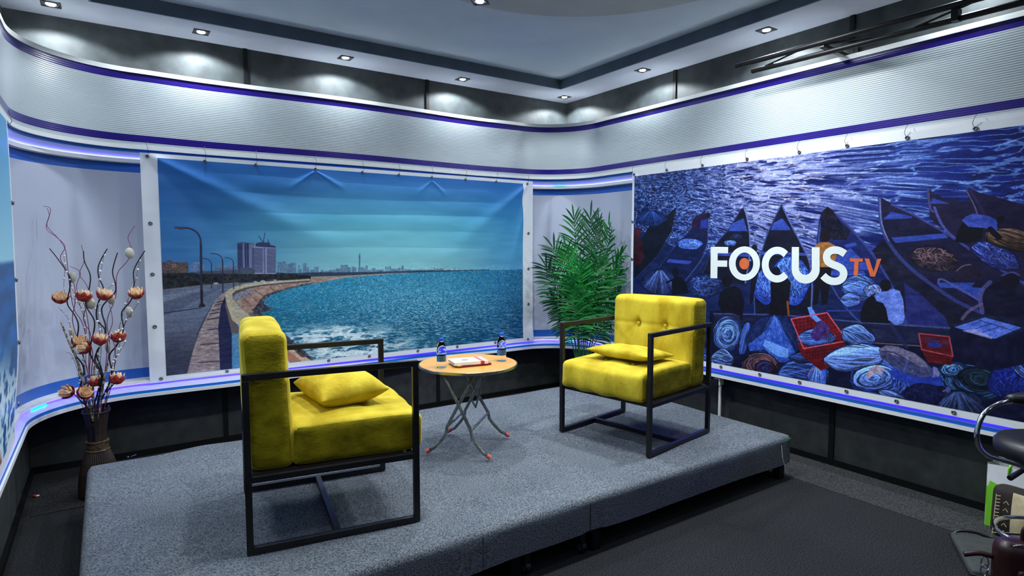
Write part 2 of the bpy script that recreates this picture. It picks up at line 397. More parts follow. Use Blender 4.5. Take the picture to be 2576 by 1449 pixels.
def spot(loc, e, size=148, blend=.22, col=(.86, .94, 1.0), rad=.03):
    l = bpy.data.lights.new('downlight_beam', 'SPOT'); l.energy = e; l.color = col; l.shadow_soft_size = rad
    l.spot_size = R(size); l.spot_blend = blend
    o = bpy.data.objects.new('downlight_beam', l); o.location = loc; COL.objects.link(o); return o
E_DL = 30
for p in dl_pos: spot((*p, ZC-.02), E_DL)
for p in hid: spot((*p, ZC-.02), E_DL*(.55 if p[1] > 0 else .2))
for p in hid: dup(D, (*p, ZC), 0, 'recessed downlight of the soffit ring outside the picture')
# lamps in the ceiling disc
for k, (p, l) in enumerate((((2.0, 3.3), 'recessed downlight near the rim of the round ceiling disc'), ((3.1, 2.2), ''), ((.9, 2.2), ''), ((2.0, 1.1), ''), ((2.0, 2.2), ''))):
    dup(D, (*p, TZ-.012), R(45), l or 'recessed downlight in the round ceiling disc outside the picture')
    spot((*p, TZ-.035), 105 if p[0] > 3 else 66 if p[1] > 2 else 14, 150, .8, (.9, .96, 1.0), .06)
w = bpy.data.worlds.new('world'); SC.world = w; w.use_nodes = True
w.node_tree.nodes['Background'].inputs['Color'].default_value = (.5, .6, .8, 1); w.node_tree.nodes['Background'].inputs['Strength'].default_value = .02
SC.cycles.max_bounces = 7; SC.cycles.diffuse_bounces = 3; SC.cycles.adaptive_threshold = .03; SC.cycles.caustics_reflective = False; SC.cycles.caustics_refractive = False
SC.view_settings.view_transform = 'Standard'; SC.view_settings.look = 'None'; SC.view_settings.gamma = 1; SC.view_settings.exposure = 0.6
# ---------------------------------------------------------------- stage platform
SZ = .28
def platform():
    x0, x1, y0, y1 = -.125, 3.523, 2.055, 3.905
    t = thing('stage_platform', 'low wide stage platform covered in blue-grey carpet under the armchairs', 'stage platform', ((x0+x1)/2, (y0+y1)/2, 0))
    cx, cy = (x0+x1)/2, (y0+y1)/2
    # carpet: one draped sheet, a rounded fold, a skirt with a slightly wavy hem
    nx, ny = 120, 62
    prof = [(0, 0)]      # (outset, drop) after the top edge
    r = .03
    for i in range(1, 6): a = i/5*math.pi/2; prof.append((-r+r*math.sin(a)+r*0, -(r-r*math.cos(a))))
    vs = []; fs = []
    def hump(x, y):
        return .004*noise.noise(Vector((x*3, y*3, 1))) + .010*math.exp(-((x-.42)**2/.02+(y-3.88)**2/.01)) if True else 0
    for j in range(ny+1):
        for i in range(nx+1):
            x = x0+r+(x1-x0-2*r)*i/nx; y = y0+r+(y1-y0-2*r)*j/ny
            vs.append((x-cx, y-cy, SZ+hump(x, y)-.002))
    for j in range(ny):
        for i in range(nx):
            a = j*(nx+1)+i; fs.append((a, a+1, a+nx+2, a+nx+1))
    ring = [(i, 0) for i in range(nx)] + [(nx, j) for j in range(ny)] + [(i, ny) for i in range(nx, 0, -1)] + [(0, j) for j in range(ny, 0, -1)]
    prev = [j*(nx+1)+i for i, j in ring]
    def outn(i, j):
        n = Vector((0, 0, 0))
        if j == 0: n.y -= 1
        if j == ny: n.y += 1
        if i == 0: n.x -= 1
        if i == nx: n.x += 1
        return n
    steps = [(r*math.sin(a), r-r*math.cos(a)) for a in (R(22), R(45), R(68), R(90))] + [(r+.001, d) for d in (.06, .09, .12, .15)] + [(r+.001, None)]
    for (o_, d) in steps:
        cur = []
        for k, (i, j) in enumerate(ring):
            b = Vector(vs[j*(nx+1)+i]); n = outn(i, j)
            if n.length > 1.2: n = n.normalized()*1.0
            wx = b.x+cx; wv = .004*noise.noise(Vector((wx*5, b.y*5, 3)))*(1 if (d or 1) > .05 else 0)
            dd = d if d is not None else (.168+.008*noise.noise(Vector((wx*2.3, b.y*2.3, 7)))+.004*noise.noise(Vector((wx*9, b.y*9, 2))))
            if d is None and j == 0: dd = .172 - .012*((x1-wx)/(x1-x0)) - .004*math.sin(wx*5)
            if d is None and j == 0 and abs(wx-1.86) < .05: dd -= .006
            cur.append(len(vs)); vs.append(b+n*(o_+wv)+Vector((0, 0, -dd)))
        m = len(ring)
        for k in range(m):
            l = (k+1) % m; fs.append((prev[k], cur[k], cur[l], prev[l]))
        prev = cur
    mb = MB(); mb.add(vs, fs)
    o = mb.build('carpet_cover', M['stage_carpet'], t, smooth=True)
    for x in (1.25, 1.84): MB().box((x-cx, y0-cy-.0015, .185), (.0016, .003, .14)).build('carpet_seam', M['tray_face'] if 0 else M['carpet'], t)
    MB().box((0, 0, .19), (x1-x0-.08, y1-y0-.08, .13)).build('deck', M['dark_base'], t)
    for x in (3.45, 1.90, 1.43, -.07):
        for y in (y0+.045, y1-.05): MB().box((x-cx, y-cy, .0625), (.05, .05, .125)).build('leg', M['black_strip'], t)
    for x in (1.825, 1.50):
        w = MB().tube([(x-cx-.012, y0+.045-cy, .028), (x-cx+.012, y0+.045-cy, .028)], .028, 20).build('caster', M['black_plastic'], t, auto=40)
        MB().tube([(x-cx-.0135, y0+.045-cy, .028), (x-cx+.0135, y0+.045-cy, .028)], .017, 16).build('hub', M['reflector'], w, auto=40)
        MB().box((x-cx, y0+.045-cy, .09), (.030, .026, .07)).build('caster_fork', M['black_metal'], t)
    return t
platform()
p = onz(1992, 1100, .27)
tag(MB().box((3.488, 2.0515, .252), (.03, .006, .016)).build('green_tape', mat('green_tape', (20, 110, 80), .4)), 'small scrap of green tape at the right front stage corner', 'tape')
a = ony(1966, 1118, 2.048); b = ony(1979, 1195, 2.046)
t = thing('hanging_nail', 'thin white cord hanging from a nail on the stage skirt corner', 'cord', a)
MB().tube([(0, 0, 0), (.008, -.004, -.08), ((b-a).x, (b-a).y-.004, (b-a).z)], .0018, 6).build('cord', M['label_white'], t)
MB().ball((0, -.002, .003), .005).build('nail_head', M['black_metal'], t, smooth=True)
a = onz(110, 1247, .004)
mb = MB(); mb.ball(onz(88, 1247, .008), .010, 0, 10, 6, (1.3, .9, .6)); mb.ball(onz(94, 1247, .006), .009, 1, 10, 6, (1.2, 1, .5))
tag(mb.build('fallen_petal', [M['petal_red'], M['petal_cream']], smooth=True), 'fallen red and white petal on the dark floor at far left', 'petal')
p = onz(322, 1150, SZ+.004)
mb = MB(); mb.ball(p, .006, 0); mb.bar(p+Vector((.012, 0, 0)), p+Vector((.04, .01, .004)), .004, .002, 1)
tag(mb.build('metal_screw', [M['bronze'], M['label_blue']], smooth=True), 'tiny screw with blue plastic sliver on the stage back edge', 'screw')
# ---------------------------------------------------------------- armchairs
def rbox(size, r, seg=(22, 22, 10), puff=(0, 0, 0), nz=.004, nsc=5, seed=0, dents=(), shape=None, z0=0):
    """soft block centred on x,y standing on z0; dents: (axis, sign, u, v, depth, radius)"""
    bm = bmesh.new(); hx, hy, hz = [s/2 for s in size]
    vd = {}; fs = []
    def vert(i, j, k):
        key = (i, j, k)
        if key not in vd:
            u = Vector((2*i/seg[0]-1, 2*j/seg[1]-1, 2*k/seg[2]-1))
            p = Vector((u.x*hx, u.y*hy, u.z*hz))
            q = Vector((max(-hx+r, min(hx-r, p.x)), max(-hy+r, min(hy-r, p.y)), max(-hz+r, min(hz-r, p.z))))
            d = p-q
            if d.length > 1e-6: p = q+d.normalized()*min(r, max(abs(d.x), abs(d.y), abs(d.z)))
            f = lambda a: max(0.0, 1-a*a)
            w = Vector((puff[0]*u.x*f(u.y)*f(u.z), puff[1]*u.y*f(u.x)*f(u.z), puff[2]*u.z*f(u.x)*f(u.y)))
            p = p+w
            for (ax, sg, du, dv, dep, rad) in dents:
                if u[ax]*sg > .5:
                    o_ = [a for a in range(3) if a != ax]
                    rr = math.hypot(p[o_[0]]-du, p[o_[1]]-dv)
                    g = dep*math.exp(-(rr/rad)**2) + dep*.35*math.exp(-(rr/(rad*3))**2)
                    p[ax] -= sg*g
            if shape: p = shape(p, u)
            nn = noise.noise_vector(p*nsc+Vector((seed, seed, 0)))
            p = p+nn*nz
            vd[key] = bm.verts.new((p.x, p.y, p.z+hz+z0))
        return vd[key]
    X, Y, Z = seg
    for i in range(X):
        for j in range(Y):
            bm.faces.new((vert(i, j, 0), vert(i, j+1, 0), vert(i+1, j+1, 0), vert(i+1, j, 0)))
            bm.faces.new((vert(i, j, Z), vert(i+1, j, Z), vert(i+1, j+1, Z), vert(i, j+1, Z)))
    for i in range(X):
        for k in range(Z):
            bm.faces.new((vert(i, 0, k), vert(i+1, 0, k), vert(i+1, 0, k+1), vert(i, 0, k+1)))
            bm.faces.new((vert(i, Y, k), vert(i, Y, k+1), vert(i+1, Y, k+1), vert(i+1, Y, k)))
    for j in range(Y):
        for k in range(Z):
            bm.faces.new((vert(0, j, k), vert(0, j, k+1), vert(0, j+1, k+1), vert(0, j+1, k)))
            bm.faces.new((vert(X, j, k), vert(X, j+1, k), vert(X, j+1, k+1), vert(X, j, k+1)))
    return bm
def bmobj(name, bm, mats, parent=None, smooth=True, sub=0, sidefn=None):
    me = bpy.data.meshes.new(name)
    bm.normal_update()
    for f in bm.faces:
        f.smooth = smooth
        if sidefn: f.material_index = sidefn(f)
    bm.to_mesh(me); bm.free()
    for m in (mats if isinstance(mats, (list, tuple)) else [mats]): me.materials.append(m)
    o = link(bpy.data.objects.new(name, me), parent)
    if sub:
        s = o.modifiers.new('sub', 'SUBSURF'); s.levels = sub; s.render_levels = sub
    return o
def armchair(label, c, rz, seed):
    t = thing('armchair', label, 'armchair', (c[0], c[1], SZ), rz, 'yellow velvet armchairs on the stage')
    D_, W_2, T = .68, .335, .025
    bot = .0035
    for s in (1, -1):
        y = s*(W_2-T/2)
        fr = MB(); ax = D_/2-T/2
        fr.bar((-D_/2, y, .70-T/2), (D_/2, y, .70-T/2), T)
        fr.build('armrest', M['black_metal'], t, bevel=.002)
        fr = MB().bar((-D_/2+T, y, .292), (D_/2-T, y, .292), T); fr.build('seat_rail', M['black_metal'], t, bevel=.002)
        fr = MB().bar((-D_/2+T, y, T/2+bot), (D_/2-T, y, T/2+bot), T); fr.build('runner', M['black_metal'], t, bevel=.002)
        for x in (-ax, ax):
            MB().bar((x, y, bot), (x, y, .70-T), T).build('leg', M['black_metal'], t, bevel=.002)
    MB().bar((0, -W_2+T, T/2+bot), (0, W_2-T, T/2+bot), T).build('crossbar', M['black_metal'], t, bevel=.002)
    for x in (-D_/2+T/2, D_/2-T/2-.02):
        MB().bar((x, -W_2+T, .292), (x, W_2-T, .292), T).build('cross_rail', M['black_metal'], t, bevel=.002)
    MB().box((-.02, 0, .3), (.6, .612, .012)).build('seat_board', M['brown_fabric'], t)
    dn = [(2, 1, .07, y, .018, .03) for y in (-.1, .1)]
    def sshape(p, u):
        if u.x > .3: p.z += -.006*(u.x-.3)/.7 + .004*math.sin(p.y*38+seed)*max(0, u.x)*(1 if u.z < .6 else .2)
        if u.x > .55 and abs(u.z) < 1.1:
            for ys in (-.1, .1): p.x -= .006*math.exp(-((p.y-ys)/.013)**2)*(1 if u.x > .95 else 0); p.z -= .004*math.exp(-((p.y-ys)/.013)**2)*(1 if u.z > .95 else 0)
        if u.x > .9: p.x += .006*math.sin(p.y*45+seed*2)*(.4-u.z*.4)
        return p
    bm = rbox((.535, .612, .170), .035, (30, 34, 12), (.016, .0, .014), .005, 7, seed, dn, sshape, .305)
    bmesh.ops.translate(bm, verts=bm.verts, vec=(.098, 0, 0))
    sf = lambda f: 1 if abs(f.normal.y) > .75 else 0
    bmobj('seat_cushion', bm, [M['velvet'], M['velvet_side_shade']], t, sub=1, sidefn=sf)
    dn = [(0, 1, y, .095, .024, .028) for y in (-.1, .1)]
    def bshape(p, u):
        if u.x > .95:
            p.x -= .006*math.exp(-((p.z-.095)/.012)**2)
            for y0_ in (-.1, .1):
                for an in (R(68), R(222), R(250), R(110)):
                    dx, dz = math.cos(an), math.sin(an); a_ = (p.y-y0_)*dx+(p.z-.095)*dz; b_ = -(p.y-y0_)*dz+(p.z-.095)*dx
                    if a_ > 0: p.x -= .007*math.exp(-(b_/(.010+.06*a_))**2)*math.exp(-a_/.09)
        return p
    bm = rbox((.165, .612, .545), .038, (12, 56, 50), (.012, .0, .008), .0045, 6, seed+5, dn, bshape, .305)
    bmesh.ops.translate(bm, verts=bm.verts, vec=(-.238, 0, 0))
    for v in bm.verts: v.co.x -= (v.co.z-.305)*.035
    bc = bmobj('back_cushion', bm, [M['velvet'], M['velvet_side_shade']], t, sub=1, sidefn=sf)
    for y in (-.1, .1):
        b = MB(); b.ball((0, 0, 0), .013, 0, 14, 8, (.5, 1, 1)); o = b.build('button', M['velvet'], t, smooth=True)
        o.location = (-.176, y, .305+.2725+.095); 
        b = MB(); b.ball((0, 0, 0), .013, 0, 14, 8, (1, 1, .5)); o = b.build('button', M['velvet'], t, smooth=True)
        o.location = (.168, y, .472)
    return t
armchair('yellow velvet armchair at left, seen from its side with its back to the left', (.7915, 2.664), R(-9.2), 1)
armchair('yellow velvet armchair at right, front with two buttons facing the table', (2.7365, 2.6455), R(189.6), 4)
def pillow(label, loc, size, h, rot, seed):
    t = MB(); n = 26; a, b = size[0]/2, size[1]/2
    idx = {}
    for s in (1, -1):
        for i in range(n+1):
            for j in range(n+1):
                u, v = 2*i/n-1, 2*j/n-1
                if s == -1 and (i in (0, n) or j in (0, n)): idx[(s, i, j)] = idx[(1, i, j)]; continue
                e = ((1-abs(u)**2.6)*(1-abs(v)**2.6))
                z = s*h/2*max(0, e)**.55
                px = a*u*(1-.10*(1-v*v)*abs(u)**3); py = b*v*(1-.08*(1-u*u)*abs(v)**3)
                nn = noise.noise_vector(Vector((u*2.2+seed, v*2.2, s*1.5)))
                wr = .006*noise.noise(Vector((u*7+seed, v*3, s)))*e
                ez = .004*math.sin(12*(u+v)+seed)*max(0, abs(u)-.5)*e*2
                p = Vector((px, py, z+wr+ez))+nn*.004
                idx[(s, i, j)] = len(t.v); t.v.append(tuple(p))
    for s in (1, -1):
        for i in range(n):
            for j in range(n):
                q = (idx[(s, i, j)], idx[(s, i+1, j)], idx[(s, i+1, j+1)], idx[(s, i, j+1)])
                t.f.append(q if s == 1 else q[::-1]); t.m.append(0)
    o = t.build('throw_pillow', M['velvet'], None, smooth=True, sub=1)
    o.location = loc; o.rotation_euler = rot
    return tag(o, label, 'pillow', 'small yellow velvet pillows on the armchairs')
pillow('plump yellow velvet pillow lying on the left armchair seat', (.868, 2.69, SZ+.475+.066), (.31, .45), .15, (R(0), R(-3), R(1)), 2)
pillow('flat yellow velvet pillow lying on the right armchair seat', (2.655, 2.615, SZ+.475+.05), (.31, .46), .085, (R(0), R(5), R(12)), 9)
# ---------------------------------------------------------------- folding table
def table():
    c = Vector((1.729, 3.0, SZ)); TH = .50
    t = thing('folding_table', 'small round wood-topped folding table with steel legs between the armchairs', 'table', c)
    MB().lathe([(.0001, TH-.014), (.283, TH-.014), (.283, TH-.002), (.281, TH), (.0001, TH)], 72, cap=False).build('tabletop', M['table_wood'], t, auto=40)
    MB().lathe([(.284, TH-.017), (.2875, TH-.015), (.2875, TH-.003), (.284, TH-.0005), (.2825, TH-.001)], 72, cap=False).build('table_rim', M['rim_metal'], t, auto=50)
    f1, f4 = Vector((1.469, 3.010, 0)), Vector((1.742, 3.270, 0)); f2, f3 = Vector((1.703, 2.732, 0)), Vector((2.001, 2.995, 0))
    c0 = Vector((c.x, c.y, 0))
    def leg(foot, top, r=.0095):
        foot = foot-c0; top = top-c0
        k = foot*.62+top*.38; k.z = .13; k2 = foot*.60+top*.40; k2.z = .165; k0 = foot*.70+top*.30; k0.z = .095
        kk = foot*.86+top*.14; kk.z = .045
        ft = Vector((foot.x, foot.y, .023)); tp = Vector((top.x, top.y, TH-.02))
        MB().tube([ft, kk, k0, k, k2, k2.lerp(tp, .5), tp], r, 12).build('leg', M['steel'], t, smooth=True)
        d = (kk-ft).normalized()
        MB().tube([ft-d*.010, ft+d*.014], .0125, 12).build('rubber_foot', M['rubber_red'], t, auto=40)
        return k2, tp
    o1 = Vector((1.50, 2.86, 0)); o2 = Vector((1.63, 2.98, 0)); o3 = Vector((1.80, 2.90, 0)); o4 = Vector((1.93, 3.12, 0))
    a, at = leg(f2, Vector((1.515, 2.90, 0))); b, bt = leg(f3, Vector((1.74, 3.13, 0)))
    cc, ct = leg(f1, Vector((1.68, 2.83, 0))); d, dt = leg(f4, Vector((1.90, 3.03, 0)))
    MB().tube([a, b], .007, 10).build('stretcher', M['steel'], t, smooth=True)
    MB().tube([cc, d], .007, 10).build('stretcher', M['steel'], t, smooth=True)
    p = ct.lerp(cc, .28); q = dt.lerp(d, .3); m_ = (p+q)/2
    MB().tube([p, p.lerp(m_, .5)+Vector((0, 0, -.09)), m_+Vector((0, 0, -.15)), q.lerp(m_, .5)+Vector((0, 0, -.09)), q], .006, 10).build('folding_link', M['steel'], t, smooth=True)
    MB().box((0, 0, TH-.024), (.36, .1, .02), 0, Matrix.Rotation(R(41), 3, 'Z')).build('mounting_plate', M['steel'], t)
    return SZ+TH
TT = table()
def bottle(label, x, y, rz):
    t = thing('water_bottle', label, 'bottle', (x, y, TT+.0005), rz, 'small water bottles on the table')
    pr = [(.0001, .004), (.018, .003), (.025, .0), (.0275, .006), (.0275, .03), (.0262, .034), (.0262, .072), (.0278, .076), (.0275, .086), (.0262, .090), (.0272, .096), (.0255, .104),
          (.0258, .110), (.0225, .122), (.0205, .128), (.0165, .138), (.0135, .144), (.0125, .150), (.0125, .152)]
    MB().lathe(pr, 36, cap=True).build('bottle_body', M['water_plastic'], t, smooth=True)
    MB().lathe([(.0138, .1515), (.0142, .152), (.0142, .164), (.0132, .1665), (.0001, .1668)], 28).build('cap', M['cap_blue'], t, auto=40)
    seg = 48; mb = MB(); vs = []
    for z in (.036, .070):
        for k in range(seg): a = 2*math.pi*k/seg; vs.append((.0268*math.cos(a), .0268*math.sin(a), z))
    mb.v = vs
    for k in range(seg):
        mb.f.append((k, (k+1) % seg, seg+(k+1) % seg, seg+k)); mb.m.append(1 if 6 <= k <= 15 else 0)
    lb = mb.build('bottle_label', [M['label_blue'], M['label_dark']], t, smooth=True)
    # white S-shaped mark wrapped on the label
    S = [(.9, .8), (.55, .98), (.15, .85), (.12, .6), (.5, .48), (.85, .33), (.8, .1), (.4, 0.02), (.05, .2)]
    pts = []
    for u, v in S:
        a = 2*math.pi*20/seg + u*.62; pts.append((.0274*math.cos(a), .0274*math.sin(a), .042+v*.022))
    MB().tube(pts, .0017, 6).build('label_mark', M['label_white'], lb, smooth=True)
    return t
bottle('small blue-capped water bottle at the left side of the table, nearest the left armchair', 1.537, 2.965, R(-185))
bottle('small blue-capped water bottle at the right rear of the table beyond the books', 1.919, 2.935, R(-185))
def book(name, label, c, z, sz, rz, parts):
    t = thing(name, label, 'book', (c[0], c[1], z), rz, None); L_, B_, H_2 = sz
    MB().box((0, 0, H_2/2), (L_-.006, B_-.006, H_2-.003)).build('pages', M['page'], t)
    mb = MB()
    mb.box((0, 0, .0008), (L_, B_, .0015)); mb.box((0, 0, H_2-.0008), (L_, B_, .0015)); mb.box((0, -B_/2+.0008, H_2/2), (L_, .0016, H_2))
    mb.build('cover', parts, t)
    return t
bx = [onz(*p, TT+.028) for p in ((1124, 905), (1152, 914), (1232, 908), (1199, 893))]
bc = sum(bx, Vector())/4
br = math.atan2(bx[2].y-bx[1].y, bx[2].x-bx[1].x)
b2 = book('book', 'thin dark red book lying under the white book on the table', (bc.x+.012, bc.y-.004), TT+.0005, (.205, .14, .010), br+.10, M['dark_red'])
MB().box((-.09, 0, .0102), (.024, .138, .0008)).build('cover_panel', M['yellow_print'], b2)
b1 = book('book', 'white paperback with a red band lying on top of the dark red book', (bc.x, bc.y), TT+.011, (.20, .14, .017), br, M['white_paper'])
MB().box((.066, 0, .0173), (.022, .1405, .0008)).build('cover_band', M['pink_print'], b1)
MB().box((.066, -.0703, .0087), (.022, .0008, .0168)).build('spine_band', M['red_print'], b1)
mb = MB(); mb.lathe([(.0001, .0009), (.018, .0009), (.019, 0)], 24, (0, 0, .0169), cap=False)
mb.v = [(x*1.25-.018, y, z) for x, y, z in mb.v]; mb.build('cover_emblem', M['grey_print'], b1)
# ---------------------------------------------------------------- printed banners
nrs = np.random.RandomState(3)
def vnoise(X, Y, seed=0):
    n = 256; g = np.random.RandomState(seed).rand(n, n)
    xi = np.floor(X).astype(int); yi = np.floor(Y).astype(int); fx = X-xi; fy = Y-yi
    fx = fx*fx*(3-2*fx); fy = fy*fy*(3-2*fy); xi %= n; yi %= n; x1 = (xi+1) % n; y1 = (yi+1) % n
    return (g[yi, xi]*(1-fx)+g[yi, x1]*fx)*(1-fy)+(g[y1, xi]*(1-fx)+g[y1, x1]*fx)*fy
def fbm(X, Y, o=4, seed=0):
    s = 0; a = 1; t = 0
    for k in range(o): s = s+a*vnoise(X*2**k+k*17.3, Y*2**k+k*9.1, seed+k); t += a; a *= .5
    return s/t
def sst(a, b, x): t = np.clip((x-a)/(b-a), 0, 1); return t*t*(3-2*t)
class Canvas:
    """a printed sheet: pixel grid over (u, z) metres; shapes are given in the picture's own coordinates"""
    def __init__(s, u0, u1, zl, zh, w, h, proj):
        s.u0, s.u1, s.z0, s.z1, s.w, s.h, s.proj = u0, u1, zl, zh, w, h, proj
        s.c = np.zeros((h, w, 3)); s.U, s.V = np.meshgrid(np.arange(w)+.5, np.arange(h)+.5)
    def pt(s, p):
        u, z = s.proj(*p); return ((u-s.u0)/(s.u1-s.u0)*s.w, (s.z1-z)/(s.z1-s.z0)*s.h)
    def bb(s, P, pad):
        x0 = int(max(0, math.floor(P[:, 0].min()-pad))); x1 = int(min(s.w, math.ceil(P[:, 0].max()+pad)))
        y0 = int(max(0, math.floor(P[:, 1].min()-pad))); y1 = int(min(s.h, math.ceil(P[:, 1].max()+pad)))
        return x0, max(x0, x1), y0, max(y0, y1)
    def put(s, b, m, col):
        x0, x1, y0, y1 = b; sub = s.c[y0:y1, x0:x1]
        col = col(s.U[y0:y1, x0:x1], s.V[y0:y1, x0:x1]) if callable(col) else np.array(col, float)
        sub[...] = sub*(1-m[..., None])+col*m[..., None]
    def mask(s, P):
        b = s.bb(P, 1); x0, x1, y0, y1 = b
        m = np.zeros((y1-y0, x1-x0))
        if m.size == 0: return b, m
        for sx, sy in ((-.25, -.25), (.25, -.25), (-.25, .25), (.25, .25)):
            X = s.U[y0:y1, x0:x1]+sx; Y = s.V[y0:y1, x0:x1]+sy; ins = np.zeros(X.shape, bool); n = len(P)
            for i in range(n):
                xa, ya = P[i]; xb, yb = P[(i+1) % n]
                if ya == yb: continue
                c = ((ya > Y) != (yb > Y)) & (X < (xb-xa)*(Y-ya)/(yb-ya)+xa); ins ^= c
            m += ins*.25
        return b, m
    def poly(s, pts, col, a=1.0, tr=None, wob=0, seed=0):
        P = [tr(p) if tr else p for p in pts]
        if wob:
            Q = []
            r_ = random.Random(seed)
            for i in range(len(P)):
                p, q = P[i], P[(i+1) % len(P)]; L = math.hypot(q[0]-p[0], q[1]-p[1]); k = max(1, int(L/6))
                for j in range(k): t = j/k; Q.append((p[0]+(q[0]-p[0])*t+r_.uniform(-wob, wob)*(j > 0), p[1]+(q[1]-p[1])*t+r_.uniform(-wob, wob)*(j > 0)))
            P = Q
        P = np.array([s.pt(p) for p in P]); b, m = s.mask(P)
        if m.size: s.put(b, m*a, col)
    def line(s, pts, wd, col, a=1.0, tr=None, taper=None, soft=.8):
        P = np.array([s.pt(tr(p) if tr else p) for p in pts]); b = s.bb(P, wd+2); x0, x1, y0, y1 = b
        if x1 <= x0 or y1 <= y0: return
        X = s.U[y0:y1, x0:x1]; Y = s.V[y0:y1, x0:x1]; m = np.zeros(X.shape)
        for i in range(len(P)-1):
            ax, ay = P[i]; dx, dy = P[i+1]-P[i]; L = dx*dx+dy*dy+1e-9
            t = np.clip(((X-ax)*dx+(Y-ay)*dy)/L, 0, 1); d = np.hypot(X-ax-t*dx, Y-ay-t*dy)
            m = np.maximum(m, np.clip((wd/2-d)/soft+.5, 0, 1))
        s.put(b, m*a, col)
    def ell(s, c, rx, ry, col, a=1.0, tr=None, rot=0, n=28):
        ca, sa = math.cos(rot), math.sin(rot)
        s.poly([(c[0]+rx*math.cos(t)*ca-ry*math.sin(t)*sa, c[1]+rx*math.cos(t)*sa+ry*math.sin(t)*ca) for t in [2*math.pi*k/n for k in range(n)]], col, a, tr)
    def whole(s, f): s.c = f(s.U, s.V, s.c)
def Z(ox, oy, sc): return lambda p: (ox+p[0]/sc, oy+p[1]/sc)
def spl(pts, n=6):
    out = []
    P = [pts[0]]+list(pts)+[pts[-1]]
    for i in range(1, len(P)-2):
        for k in range(n):
            t = k/n; a, b, c, d = P[i-1], P[i], P[i+1], P[i+2]
            out.append(tuple(.5*(2*b[j]+(c[j]-a[j])*t+(2*a[j]-5*b[j]+4*c[j]-d[j])*t*t+(3*b[j]-a[j]-3*c[j]+d[j])*t**3) for j in range(len(b))))
    out.append(tuple(pts[-1])); return out
YBN, XBN = 4.70, 3.80
